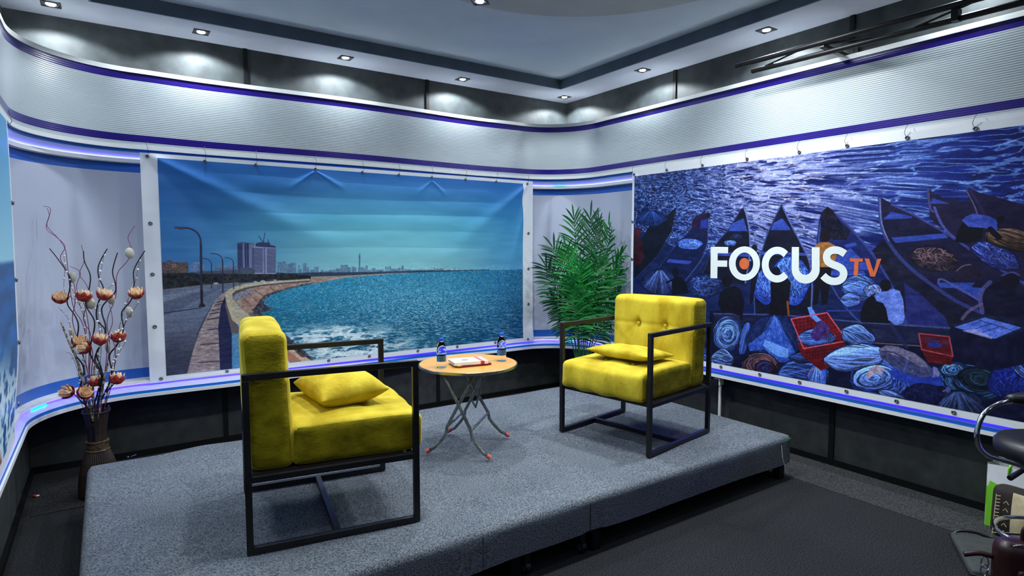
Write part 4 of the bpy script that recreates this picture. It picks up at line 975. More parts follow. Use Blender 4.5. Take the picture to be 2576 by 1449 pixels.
    for i in range(10):
        for j in range(2): C.ell((1392+i*12, 1130+j*14+i*1.5), 3, 4, (46, 14, 28), .9, t)
    C.poly([(1503,1005),(1700,1080),(1860,1010),(1860,1180),(1700,1210),(1530,1160)], bl((22, 24, 60), 12, 20, 41), 1, t); C.poly([(1505,1003),(1660,945),(1860,1000),(1860,1015),(1700,1078)], bl((26, 34, 70)), 1, t)
    C.poly([(1525,1008),(1665,962),(1838,1010),(1712,1062)], bl((98, 124, 214), 10, 10, 42, 50), 1, t); C.poly([(1560,1025),(1615,1015),(1700,1055),(1700,1064)], (168, 168, 214), .8, t)
    for q in ([(1600,995),(1640,985)],[(1625,1015),(1700,990)],[(1660,1030),(1730,1008)],[(1640,975),(1800,1025)]): C.line(q, 2, (40, 56, 120), .8, t)
    # people in the print (silhouettes)
    dk = bl((16, 16, 34), 10, 10, 43, 16)
    C.poly([(1090,985),(1085,940),(1110,880),(1150,850),(1190,880),(1220,930),(1225,990)], dk, 1, t)
    C.poly([(1145,862),(1180,845),(1235,828),(1270,840),(1285,880),(1292,960),(1285,990),(1250,998),(1216,975),(1205,920),(1190,895),(1155,885)], bl((110, 134, 214), 14, 10, 44, 60), 1, t)
    C.ell((1203, 812), 27, 29, dk, 1, t); C.poly([(1110,880),(1150,862),(1160,884),(1120,894)], dk, 1, t)
    C.poly([(430,848),(455,825),(500,815),(530,835),(545,900),(530,955),(470,940),(440,945),(420,900)], dk, 1, t); C.ell((462, 793), 25, 29, dk, 1, t); C.line([(535,905),(528,970)], 9, dk, 1, t)
    C.poly([(665,800),(690,780),(745,780),(762,800),(752,880),(755,955),(660,950),(668,880)], dk, 1, t); C.ell((692, 752), 20, 26, dk, 1, t); C.line([(745,890),(750,950)], 7, (150, 84, 52), .9, t)
    C.poly([(872,630),(895,612),(940,612),(968,628),(975,680),(950,735),(885,735),(880,680)], bl((158, 112, 62)), 1, t); C.ell((921, 583), 23, 28, (30, 18, 26), 1, t); C.poly([(880,728),(950,728),(945,800),(930,900),(905,905),(900,820),(885,900),(862,905)], dk, 1, t)
    C.poly([(1668,830),(1690,800),(1740,790),(1790,815),(1860,830),(1860,975),(1760,965),(1665,950),(1640,900)], bl((26, 24, 56)), 1, t); C.ell((1785, 790), 44, 38, (24, 20, 44), 1, t); C.line(spl([(1690,798),(1650,840),(1645,880),(1655,940)]), 9, (96, 92, 150), .8, t); C.line(spl([(1560,970),(1590,935),(1650,900)]), 7, (108, 100, 140), .8, t)
    C.line(spl([(1745,768),(1790,752),(1825,765)]), 4, (88, 96, 160), .8, t)
    C.poly([(1545,545),(1570,510),(1620,520),(1660,540),(1650,600),(1590,620),(1525,610)], dk, 1, t); C.poly([(1558,510),(1580,490),(1610,478),(1680,488),(1722,508),(1722,560),(1660,545),(1590,540)], bl((70, 88, 178), 12, 12, 45, 50), 1, t); C.ell((1738, 505), 20, 18, dk, 1, t); C.line([(1690,550),(1730,590)], 12, dk, 1, t)
    C.poly([(298,520),(315,490),(345,478),(365,490),(372,540),(345,545),(300,545)], bl((44, 24, 66)), 1, t); C.ell((374, 487), 11, 14, dk, 1, t); C.poly([(340,510),(368,505),(375,545),(338,548)], (44, 66, 160), .9, t)
    C.poly([(205,790),(220,770),(250,775),(270,800),(285,850),(205,860)], dk, 1, t); C.ell((222, 750), 16, 22, dk, 1, t); C.line([(180,800),(215,785)], 7, dk, 1, t)
    C.poly([(20,590),(45,570),(65,610),(78,680),(60,720),(20,720)], bl((56, 18, 36)), .95, t); C.ell((46, 562), 16, 20, (84, 28, 44), .9, t)
    C.poly([(1520,760),(1560,725),(1600,715),(1640,730),(1650,770),(1600,790),(1530,790)], bl((40, 30, 56)), .9, t); C.line(spl([(1535,745),(1565,722),(1600,716)]), 2.5, (130, 116, 140), .8, t)
    C.ell((590, 640), 14, 18, dk, .9, t); C.poly([(575,665),(610,660),(615,720),(580,900),(570,900)], dk, .9, t)
    C.c *= (.80+.40*fbm(C.U/4.5, C.V/3.5, 3, 401))[..., None]; C.c = 255*(np.clip(C.c, 0, 255)/255)**1.18*1.06; return C
# ======== left banner: a slice of sky, sea and surf
def art_left():
    C = Canvas(0, 4.6, 1.46-.86, 1.46+.60, 700, 320, None)
    def f(U, V, c):
        v = V/C.h; u = U/C.w*4.6; top = np.array([84, 160, 208.]); mid = np.array([150, 206, 226.]); s_ = np.array([26, 84, 140.])
        g = top*(1-np.clip(v/.45, 0, 1))[..., None]+mid*np.clip(v/.45, 0, 1)[..., None]
        n = fbm(U/40, V/12, 4, 200)[..., None]; sea = s_*(.75+.6*n)
        r = 1-np.abs(2*fbm(U/22, V/12, 4, 201)-1); fo = (sst(.55, .9, r)*sst(.62, .8, v+.1*(u-3.6)*-1))[..., None]
        sea = sea*(1-fo)+np.array([206, 226, 234.])*fo
        k = sst(.45, .47, v)[..., None]; g = g*(1-k)+sea*k
        rk = (sst(.93, .97, v+.15*fbm(U/20, V/20, 3, 203)-.5*np.clip(u-3.75, 0, 1)))[..., None]
        return g*(1-rk)+np.array([138, 84, 72.])*rk
    C.whole(f); return C
def print_mat(name):
    m = bpy.data.materials.new(name); m.use_nodes = True; nt = m.node_tree; b = nt.nodes['Principled BSDF']
    a = nt.nodes.new('ShaderNodeVertexColor'); a.layer_name = 'print'; nt.links.new(a.outputs['Color'], b.inputs['Base Color'])
    b.inputs['Roughness'].default_value = .42; b.inputs['Specular IOR Level'].default_value = .22
    return m
PM = print_mat('printed_vinyl')
def sheet(name, parent, P, col, mat_, shape):
    """P: (ny, nx, 3) points; col: (ny, nx, 3) display colours or None"""
    ny, nx = shape; me = bpy.data.meshes.new(name); me.vertices.add(ny*nx); me.vertices.foreach_set('co', P.reshape(-1).astype(np.float32))
    a = (np.arange(ny-1)[:, None]*nx+np.arange(nx-1)[None]).reshape(-1)
    q = np.stack([a, a+nx, a+nx+1, a+1], 1).reshape(-1); n = len(a)
    me.loops.add(4*n); me.loops.foreach_set('vertex_index', q.astype(np.int32)); me.polygons.add(n)
    me.polygons.foreach_set('loop_start', (np.arange(n)*4).astype(np.int32)); me.polygons.foreach_set('loop_total', np.full(n, 4, np.int32))
    me.polygons.foreach_set('use_smooth', np.ones(n, bool)); me.update(calc_edges=True)
    if col is not None:
        c = np.clip(col, 0, 255)/255; l = np.where(c <= .04045, c/12.92, ((c+.055)/1.055)**2.4)
        at = me.color_attributes.new('print', 'FLOAT_COLOR', 'POINT')
        at.data.foreach_set('color', np.concatenate([l, np.ones(l.shape[:2]+(1,))], 2).reshape(-1).astype(np.float32))
    me.materials.append(mat_); return link(bpy.data.objects.new(name, me), parent)
def ring(parent, p, nrm, r=.011):
    n = Vector(nrm).normalized(); u = n.orthogonal().normalized(); w = n.cross(u); p = Vector(p)
    return MB().tube([p+(u*math.cos(a)+w*math.sin(a))*r*.75 for a in [2*math.pi*k/16 for k in range(16)]], r*.38, 6, closed=True).build('grommet', M['grommet'], parent, smooth=True)
def grid(u0, u1, z0_, z1_, nx, ny):
    return np.meshgrid(np.linspace(u0, u1, nx), np.linspace(z1_, z0_, ny))
def ridge(U, Zz, p0, p1, amp, w0, w1):
    ax, ay = p0; dx, dy = p1[0]-ax, p1[1]-ay; L = math.hypot(dx, dy); t = ((U-ax)*dx+(Zz-ay)*dy)/L/L; d = ((U-ax)*dy-(Zz-ay)*dx)/L
    ww = w0+(w1-w0)*np.clip(t, 0, 1); return amp*np.exp(-(d/ww)**2)*sst(-.02, .1, t)*sst(1.05, .5, t)
# ---- back banner
def back_disp(U, Zr):     # Zr relative to the eye; positive = towards the room
    d = np.zeros_like(U); TL, TR = (.23, .62), (3.41, .60)
    d += ridge(U, Zr, TL, (1.75, -.12), .012, .02, .12); d -= ridge(U, Zr, TL, (1.05, -.35), .011, .02, .13)
    d += ridge(U, Zr, TR, (2.35, -.2), .011, .02, .13); d -= ridge(U, Zr, TR, (2.85, -.45), .010, .02, .12); d += ridge(U, Zr, TR, (3.1, -.5), .008, .01, .08)
    env = sst(.45, 1.1, U)*sst(3.35, 2.7, U)
    zc = [.505, .385, .255, .12, -.02, -.135]
    for k in range(5):
        za = zc[k]+.010*np.sin(U*2.2+k); zb = zc[k+1]+.010*np.sin(U*2.2+k+1); q = np.clip((za-Zr)/(za-zb), 0, 1)
        d += env*.0042*4*q*(1-q)*(.7+.3*np.sin(U*1.7+k*2.1))
    d += ridge(U, Zr, (1.366, .575), (1.15, .42), .006, .004, .03)+ridge(U, Zr, (1.366, .575), (1.62, .43), .006, .004, .03)
    d += ridge(U, Zr, (2.36, .56), (2.2, .42), .004, .004, .03)+ridge(U, Zr, (2.36, .56), (2.52, .42), .004, .004, .03)
    d += .0035*(fbm(U*2.2, Zr*5, 3, 300)-.5)*2
    d += .02*sst(3.25, 3.43, U)*sst(-.7, -.93, Zr)+.012*sst(.4, .22, U)*sst(-.3, -.9, Zr)+.006*np.sin(Zr*9)*sst(.34, .22, U)
    return d
LG = [.286, .699, 1.059, 1.436, 1.771, 2.208, 2.595, 3.003, 3.371]; HK = [.26, .604, .936, 1.366, 1.738, 2.053, 2.358, 2.692, 3.017, 3.369]
def banner_back():
    t = thing('backdrop_banner', 'large printed banner of a curved sea-front road, hotel tower and sea on the back wall', 'banner', (1.82, YBN, .53))
    o = np.array([1.82, YBN, .53])
    bsag = lambda U: .012*np.sin(U*3.1)*0
    def pts(U, Zr, fwd=0): return np.stack([U, YBN-back_disp(U, Zr)-fwd, Zr+1.46], -1)-o
    U, Zr = grid(.219, 3.437, -.930, .618, 260, 150)
    Zr2 = Zr
    sheet('vinyl_border', t, pts(U, Zr2, -.0015), None, M['vinyl_white'], (150, 260))
    C = art_back(); U, Zr = grid(C.u0, C.u1, C.z0-1.46, C.z1-1.46, C.w, C.h)
    sheet('printed_picture', t, pts(U, Zr), C.c, PM, (C.h, C.w))
    def at(u, z, f=.002): q = back_disp(np.array([u]), np.array([z]))[0]; return Vector((u-o[0], YBN-q-f-o[1], z+1.46-o[2]))
    for u in HK: ring(t, at(u, .590 if u > .3 else .598), (0, -1, 0))
    for u in LG: ring(t, at(u, -.905), (0, -1, 0))
    for z in (.152, -.19, -.545): ring(t, at(.262, z), (0, -1, 0), .012)
    for z in (.12, -.221, -.564): ring(t, at(3.385, z), (0, -1, 0), .012)
    for i, u in enumerate(HK):
        p = at(u, .592, .005); x = rnd.uniform(-.006, .006)
        MB().tube(spl([(p.x, p.y, p.z), (p.x+.008+x, p.y-.004, p.z+.022), (p.x+.004, p.y-.012, p.z+.055), (p.x+x, p.y-.010, p.z+.085), (p.x+.008, p.y+.002, p.z+.10)], 4), .0013, 5).build('wire_hook', M['wire'], t, smooth=True)
    return t
banner_back()
def right_disp(Yv, Zr):
    d = .004*(fbm(Yv*2+9, Zr*3, 3, 310)-.5)*2+ridge(-Yv, Zr, (-3.72, .62), (-3.3, .1), .004, .01, .06)
    for y in (3.354, 3.003, 2.617, 2.232, 1.926, 1.593, 1.27): d = d+.0035*np.exp(-((Yv-y)/.05)**2)*sst(.45, .6, Zr)
    return d
RH = [3.72, 3.354, 3.003, 2.617, 2.232, 1.926, 1.593, 1.27]; RL = [2.796, 2.472, 2.179, 1.874, 1.587, 1.301]
def banner_right():
    t = thing('backdrop_banner', 'printed banner of fishing boats with FOCUS TV lettering on the right wall', 'banner', (XBN, 2.0, .53))
    o = np.array([XBN, 2.0, .53])
    def pts(Yv, Zr, fwd=0): return np.stack([XBN-right_disp(Yv, Zr)-fwd, Yv, Zr+1.46], -1)-o
    U, Zr = grid(3.742, .25, -.930, .640, 240, 110)
    sheet('vinyl_border', t, pts(U, Zr, -.0015), None, M['vinyl_white'], (110, 240))
    C = art_right(); U, Zr = grid(-C.u0, -C.u1, C.z0-1.46, C.z1-1.46, C.w, C.h)
    sheet('printed_picture', t, pts(U, Zr), C.c, PM, (C.h, C.w))
    def at(y, z, f=.002): q = right_disp(np.array([y]), np.array([z]))[0]; return Vector((XBN-q-f-o[0], y-o[1], z+1.46-o[2]))
    for y in RH: ring(t, at(y, .612), (1, 0, 0))
    for y in RL: ring(t, at(y, -.908), (1, 0, 0))
    for z in (.207, -.117): ring(t, at(3.73, z), (1, 0, 0), .012)
    for y in RH:
        p = at(y, .614, .005)
        MB().tube(spl([(p.x, p.y, p.z), (p.x-.004, p.y+.010, p.z+.02), (p.x-.012, p.y+.004, p.z+.042), (p.x-.010, p.y-.004, p.z+.062), (p.x+.002, p.y-.008, p.z+.072)], 4), .0013, 5).build('wire_hook', M['wire'], t, smooth=True)
    # lettering
    q = Z(1700, 500, 3.623)
    LW = mat('letter_white', (226, 234, 232), .45); LO = mat('letter_orange', (216, 104, 56), .45, rgb2=(204, 96, 52), nscale=40)
    def wp(p): v = onx(*q(p), XBN); d = right_disp(np.array([v.y]), np.array([v.z-1.46]))[0]; return (XBN-d-.0022-o[0], v.y-o[1], v.z-o[2])
    def ngon(name, P, m): return MB().add([wp(p) for p in P], [tuple(range(len(P)))]).build(name, m, t)
    def strip(name, A_, B_, m):
        n = len(A_); mb = MB(); mb.v = [wp(p) for p in A_]+[wp(p) for p in B_]
        for i in range(n-1): mb.f.append((i, i+1, n+i+1, n+i)); mb.m.append(0)
        return mb.build(name, m, t)
    def quads(name, Q, m):
        mb = MB()
        for r_ in Q: mb.add([wp(p) for p in r_], [tuple(range(len(r_)))])
        return mb.build(name, m, t)
    quads('letter_f', [[(322,438),(386,438),(380,725),(318,722)], [(386,438),(480,440),(478,498),(385,496)], [(383,562),(472,563),(470,620),(382,619)]], LW)
    el = lambda cx, cy, rx, ry, a0, a1, n=40: [(cx+rx*math.cos(R(a0+(a1-a0)*k/n)), cy+ry*math.sin(R(a0+(a1-a0)*k/n))) for k in range(n+1)]
    strip('letter_o', el(627,590,141,156,0,360,56), el(627,590,80,100,0,360,56), LW)
    ngon('letter_dot', el(626,592,45,52,0,360,32)[:-1], LO)
    strip('letter_c', el(925,600,140,163,-46,-316), el(925,600,78,98,-42,-320), LW)
    strip('letter_u', [(1058,440),(1058,640)]+el(1186,640,128,133,180,0)[1:-1]+[(1313,640),(1313,442)], [(1124,440),(1124,625)]+el(1184,625,60,68,180,0)[1:-1]+[(1241,630),(1241,442)], LW)
    cl = spl([(1544,503),(1520,487),(1490,473),(1455,467),(1415,474),(1385,498),(1376,535),(1390,573),(1430,598),(1478,616),(1515,640),(1532,678),(1522,718),(1490,745),(1450,753),(1410,747),(1372,726),(1344,700)], 5)
    a_, b_ = [], []
    for i in range(len(cl)):
        p, r_ = cl[max(i-1, 0)], cl[min(i+1, len(cl)-1)]; dx, dy = r_[0]-p[0], r_[1]-p[1]; L = math.hypot(dx, dy); hw = 34
        a_.append((cl[i][0]-dy/L*hw, cl[i][1]+dx/L*hw)); b_.append((cl[i][0]+dy/L*hw, cl[i][1]-dx/L*hw))
    strip('letter_s', a_, b_, LW)
    quads('letter_t', [[(1588,543),(1706,545),(1704,575),(1588,572)], [(1630,572),(1668,573),(1662,703),(1622,700)]], LO)
    quads('letter_v', [[(1722,545),(1763,546),(1806,668),(1796,709),(1776,708)], [(1806,668),(1838,548),(1876,546),(1818,710),(1796,709)]], LO)
    return t
banner_right()
def banner_left():
    X = -.384; t = thing('backdrop_banner', 'printed banner of blue sea and surf hanging on the left wall, seen edge-on', 'banner', (X, 2.0, .53)); o = np.array([X, 2.0, .53])
    ed = lambda Zr: 3.975-.20*sst(-.45, -.96, Zr)*1.1+.012*np.sin(Zr*4)     # far edge of the sheet
    C = art_left()
    def pts(s_, Zr, f): yy = ed(Zr)-(1-s_)*4.6; return np.stack([X+f+.008*np.sin(yy*5+Zr*2)*.5-.012*sst(-.5, -.95, Zr), yy, Zr+1.46], -1)-o
    S_, Zr = np.meshgrid(np.linspace(0, 1, 160), np.linspace(.655, -.950, 90)); sheet('vinyl_border', t, pts(S_, Zr, 0), None, M['vinyl_white'], (90, 160))
    S_, Zr = np.meshgrid(np.linspace(.02, .988, C.w), np.linspace(.625, -.90, C.h)); sheet('printed_picture', t, pts(S_, Zr, .0015), C.c, PM, (C.h, C.w))
    for z in (.22, -.17, -.49, -.78):
        y = float(ed(np.array([z]))[0])-.03; ring(t, Vector((X+.006+.004*math.sin(y*5+z*2), y, z+1.46))-Vector(o), (1, 0, 0), .012)
    MB().tube(spl([(.004, 1.965, 1.54), (.02, 1.99, 1.56), (.012, 2.01, 1.60), (.01, 1.985, 1.615)], 4), .0016, 5).build('wire_hook', M['wire'], t, smooth=True)
banner_left()
# ---------------------------------------------------------------- vase with dried-flower branches
VC = Vector((-.078, 4.2, 0)); VD = FWD.dot(VC-EYE)
def vase():
    t = thing('floor_vase', 'dark brown wicker floor vase with a bronze waist band behind the stage corner', 'vase', VC)
    # lower flared body
    seg = 44; prof = [(.098, .0), (.102, .03), (.100, .08), (.092, .15), (.078, .21), (.062, .255), (.055, .272)]
    mb = MB(); mb.lathe(prof, 88)
    v = []
    for i, p in enumerate(mb.v):
        k = i % 88; f = 1+(.035 if k % 2 else -.02); v.append((p[0]*f, p[1]*f, p[2]))
    mb.v = v; mb.build('lower_body', M['wicker'], t)
    MB().lathe([(.052, .268), (.060, .270), (.061, .275), (.055, .279), (.054, .318), (.059, .322), (.058, .328), (.050, .330)], 48).build('waist_band', M['bronze'], t, auto=40)
    # upper part: separate flat canes flaring out
    n = 16
    for k in range(n):
        if k in (3, 11): continue
        a = 2*math.pi*k/n; ca, sa = math.cos(a), math.sin(a); w = .0088+.002*(k % 3)
        pts = []
        for z, r in ((.322, .048), (.37, .047), (.42, .052), (.47, .060), (.512+.012*math.sin(k*2.3), .070)): pts.append((r, z))
        mb = MB(); vs = []
        for r, z in pts:
            for sx, rr in ((-1, r), (1, r), (1, r-.004), (-1, r-.004)): vs.append((rr*ca-sx*w*sa, rr*sa+sx*w*ca, z))
        mb.v = vs
        for i in range(len(pts)-1):
            for j in range(4): mb.f.append((i*4+j, i*4+(j+1) % 4, i*4+4+(j+1) % 4, i*4+4+j)); mb.m.append(0)
        mb.f += [(3, 2, 1, 0), tuple((len(pts)-1)*4+j for j in range(4))]; mb.m += [0, 0]
        mb.build('cane', M['wicker'], t)
    MB().tube([(.068*math.cos(a), .068*math.sin(a), .500) for a in [2*math.pi*k/40 for k in range(40)]], .0035, 8, closed=True).build('rim_hoop', M['stem_black'], t, smooth=True)
    MB().lathe([(.0001, .30), (.040, .30), (.044, .42), (.043, .425), (.0001, .425)], 24).build('inner_liner', M['black_plastic'], t, auto=40)
vase()
def vq(pts, dd=0.0, base=None):
    """branch points (read in the flower close-up) -> world, on a plane through the vase; the foot converges into the vase"""
    out = []; n = len(pts)
    for i, (x, y) in enumerate(pts):
        tt = min(1, max(0, (1340-y)/700.0)); out.append(ond(90+x/2.587, 500+y/2.587, VD+dd*tt))
    return out
def smooth_pts(P, n=6): return [Vector(p) for p in spl([tuple(p) for p in P], n)]
def stem_thing(name, label, cat, pts, r, m, dd, group):
    P = smooth_pts(vq(pts, dd)); o = P[-1].copy(); foot = Vector((VC.x+(o.x-VC.x)*.5, VC.y+(o.y-VC.y)*.3, .435))
    t = thing(name, label, cat, foot, 0, group)
    P = P+[P[-1].lerp(foot, .5), foot]; L = [p-foot for p in P]; n = len(L)
    MB().tube(L, [r*(.55+.45*i/n) for i in range(n)], 7).build('stem', m, t, smooth=True)
    return t, foot
def flower_meshes():
    def petal(mb, a, r0, r1, h0, h1, w, m=0, curl=.0):
        ca, sa = math.cos(a), math.sin(a); n = 5; vs = []; fs = []
        for i in range(n+1):
            u = i/n; r = r0+(r1-r0)*math.sin(u*1.5); h = h0+(h1-h0)*u*u*.6+(h1-h0)*.4*u; ww = w*math.sin(math.pi*min(1, .18+u*.80))**.8 if u < 1 else .0006
            for s in (-1, 0, 1):
                rr = r-(.12*w if s else 0); vs.append((rr*ca-s*ww*sa, rr*sa+s*ww*ca, h+(.1*w if s else 0)))
        for i in range(n):
            for s in range(2): q = i*3+s; fs.append((q, q+1, q+4, q+3))
        mb.add(vs, fs, m)
    inner, outer = MB(), MB()
    for k in range(6): petal(inner, k*math.pi/3+.3, .004, .020, .004, .050, .013)
    for k in range(7): petal(inner, k*2*math.pi/7, .007, .036, .0, .046, .016)
    for k in range(7): petal(outer, k*2*math.pi/7+.4, .008, .043, -.008, .030, .018)
    for k in range(5): petal(outer, k*2*math.pi/5, .004, .034, -.014, .012, .017)
    a = inner.build('inner_petals', M['petal_cream'], None, smooth=True); b = outer.build('outer_petals', M['petal_red'], None, smooth=True)
    for o in (a, b): s = o.modifiers.new('thick', 'SOLIDIFY'); s.thickness = .0009
    return a, b
FI, FO = flower_meshes(); COL.objects.unlink(FI); COL.objects.unlink(FO)
fcount = [0]
def flower(parent, foot, zp, dd, tilt, sc=1.0):
    p = ond(90+zp[0]/2.587, 500+zp[1]/2.587, VD+dd-.02)-foot
    h = MB().ball((0, 0, -.006), .007).build('flower_head', M['petal_red'], parent, smooth=True)
    h.location = p+Vector((0, 0, -.012)); h.rotation_euler = (tilt[0], tilt[1], rnd.uniform(0, 6)); h.scale = (sc,)*3
    for src in (FI, FO):
        c = src.copy(); COL.objects.link(c); c.parent = h
def beads(parent, foot, pts, dd, k=14, r=.0058):
    P = smooth_pts(vq(pts, dd)); L = [0]
    for a, b in zip(P, P[1:]): L.append(L[-1]+(b-a).length)
    for j in range(k):
        s = L[-1]*(j+.3)/k*.92; i = max(q for q in range(len(L)) if L[q] <= s); i = min(i, len(P)-2); t = (s-L[i])/(L[i+1]-L[i]+1e-9)
        p = P[i].lerp(P[i+1], t)+Vector((rnd.uniform(-.006, .006), rnd.uniform(-.004, .004), rnd.uniform(-.003, .003)))
        o = BEAD.copy(); COL.objects.link(o); o.parent = parent; o.location = p-foot; s_ = rnd.uniform(.8, 1.25)*r/.0042; o.scale = (s_, s_, s_*1.1)
BEAD = MB().ball((0, 0, 0), .0042, 0, 8, 6).build('bead', M['bead_white'], None, smooth=True); COL.objects.unlink(BEAD)
def disc(parent, foot, zp, dd, sz=.031):
    p = ond(90+zp[0]/2.587, 500+zp[1]/2.587, VD+dd-.01)-foot
    mb = MB(); n = 20; vs = [(0, -.0015, 0)]
    for k in range(n): a = 2*math.pi*k/n; vs.append((sz*.85*math.cos(a), 0, sz*(math.sin(a) if math.sin(a) > 0 else math.sin(a)*1.15)))
    mb.add(vs, [(0, 1+k, 1+(k+1) % n) for k in range(n)])
    o = mb.build('seed_disc', M['disc_cream'], parent, smooth=True); o.location = p; o.rotation_euler = (0, rnd.uniform(-.3, .3), R(-34)+rnd.uniform(-.5, .5))
    s = o.modifiers.new('thick', 'SOLIDIFY'); s.thickness = .001
GB = 'branches of the dried flower arrangement'
BL = [
 ([(91,325),(150,400),(215,500),(222,580),(205,680),(255,760),(278,830),(262,930),(240,990),(305,1080),(312,1160),(290,1230),(325,1345)], .04, [((160,650),(.5,-.2)),((278,935),(.6,-.1))], 'black wavy branch with lotus flowers, leftmost of the tall ones'),
 ([(310,340),(318,410),(355,500),(345,600),(325,690),(380,790),(375,880),(350,990),(390,1080),(430,1170),(400,1340)], .0, [((306,640),(.4,.0)),((335,968),(.9,.2))], 'black wavy branch with a lotus flower beside the tall purple twig'),
 ([(465,325),(410,430),(410,510),(440,590),(400,700),(400,790),(450,850),(440,930),(395,1010),(430,1140),(380,1340)], -.03, [((440,632),(.3,.1)),((410,922),(.3,.1))], 'black wavy branch with two lotus flowers in the middle of the vase'),
 ([(532,350),(500,470),(520,560),(510,620),(430,710),(455,830),(445,910),(385,1040),(435,1150),(415,1345)], .03, [((398,1190),(.4,0.1))], 'black wavy branch with one low lotus flower at its foot'),
 ([(710,338),(640,460),(640,560),(620,660),(560,740),(570,850),(530,950),(480,1020),(495,1130),(470,1220),(410,1340)], .05, [((658,622),(.4,.1)),((538,905),(.4,-.1))], 'black wavy branch with two lotus flowers, rightmost of the arrangement'),
 ([(555,1120),(510,1200),(450,1270),(400,1345)], -.06, [((524,1178),(.4,.15))], 'short black branch with a lotus flower low on the right'),
 ([(235,1262),(270,1290),(300,1325),(330,1345)], -.05, [((222,1252),(.9,-.5)),((308,1258),(1.0,.3))], 'short black branch with a lotus flower drooping low on the left'),
]
for pts, dd, fl, lab in BL:
    t, foot = stem_thing('flower_branch', lab, 'flower', pts, .0052, M['stem_black'], dd, GB)
    for zp, tl in fl: flower(t, foot, zp, dd, tl, 1.06)
TW = [
 ([(50,48),(97,70),(68,190),(130,245),(190,310),(160,380),(190,450),(250,560),(255,680),(240,800),(300,1000),(340,1140),(330,1340)], .05, [(240,510)], 'curly purple twig rising highest at the far left of the vase'),
 ([(75,62),(88,110),(75,180),(150,262),(192,330),(205,420),(225,600),(250,720),(300,800),(330,900),(370,1000),(360,1200),(390,1340)], .07, [(232,870)], 'thin purple twig twisted around the highest one'),
 ([(297,300),(315,400),(285,490),(330,560),(350,640),(310,780),(360,900),(350,1150),(380,1340)], .02, [(355,680)], 'purple twig with a round pale seed disc in the middle left'),
 ([(645,175),(600,250),(620,320),(600,400),(530,490),(520,640),(465,790),(480,950),(460,1100),(410,1330)], .06, [(610,352)], 'purple twig with a pale seed disc rising highest at the right'),
 ([(480,690),(500,800),(470,900),(460,1040),(430,1300)], .03, [(490,650),(468,965)], 'short purple twig with two pale seed discs right of the middle'),
 ([(600,660),(605,740),(560,850),(500,900),(520,1000),(490,1220),(450,1350)], .0, [(608,735)], 'purple twig with a pale seed disc leaning to the right'),
 ([(222,440),(290,480),(265,580),(320,700),(350,900),(345,1100),(370,1330)], -.03, [], 'fine purple twig without discs between the left branches'),
]
for pts, dd, ds, lab in TW:
    t, foot = stem_thing('curly_twig', lab, 'twig', pts, .0026, M['twig_purple'], dd, GB)
    for zp in ds: disc(t, foot, zp, dd)
BD = [
 ([(178,355),(195,440),(235,580),(290,700),(330,850),(310,1000),(340,1330)], .03, 17, 'beaded branch with white berries beside the leftmost tall branch'),
 ([(190,440),(185,600),(230,640),(290,700),(320,800),(330,1340)], .08, 14, 'beaded branch with white berries bending in from the left'),
 ([(445,350),(430,440),(413,520),(410,600),(405,780),(415,880),(405,1100),(420,1340)], -.05, 17, 'beaded branch with white berries standing in the middle'),
 ([(145,708),(210,780),(235,900),(270,1050),(300,1340)], .0, 12, 'beaded branch with white berries leaning to the left'),
 ([(678,385),(650,530),(620,600),(540,850),(480,1200),(440,1340)], .08, 15, 'beaded branch with white berries along the rightmost tall branch'),
 ([(682,660),(600,780),(570,850),(510,1100),(450,1340)], -.02, 10, 'beaded branch with white berries leaning to the right'),
 ([(595,915),(550,990),(500,1080),(450,1340)], -.06, 8, 'short beaded branch with white berries at the lower right'),
 ([(192,990),(240,1030),(290,1180),(330,1340)], -.05, 7, 'short beaded branch with white berries at the lower left'),
 ([(515,545),(440,620),(400,690),(395,790),(430,860),(400,1340)], .1, 12, 'beaded branch with white berries crossing the middle flowers'),
]
for pts, dd, k, lab in BD:
    t, foot = stem_thing('berry_branch', lab, 'branch', pts, .0016, M['stem_black'], dd, GB); beads(t, foot, pts, dd, k)
for pts, lab in (([(165,805),(215,930),(260,1030),(300,1150),(350,1340)], 'thick branch wrapped in white flakes at the left of the vase'), ([(470,1070),(440,1200),(420,1345)], 'thick branch wrapped in white flakes at the right of the vase mouth'), ([(385,1080),(372,1200),(375,1345)], 'thick branch wrapped in white flakes in the middle of the vase mouth')):
    stem_thing('bark_branch', lab, 'branch', pts, .0085, M['bark'], -.04, GB)
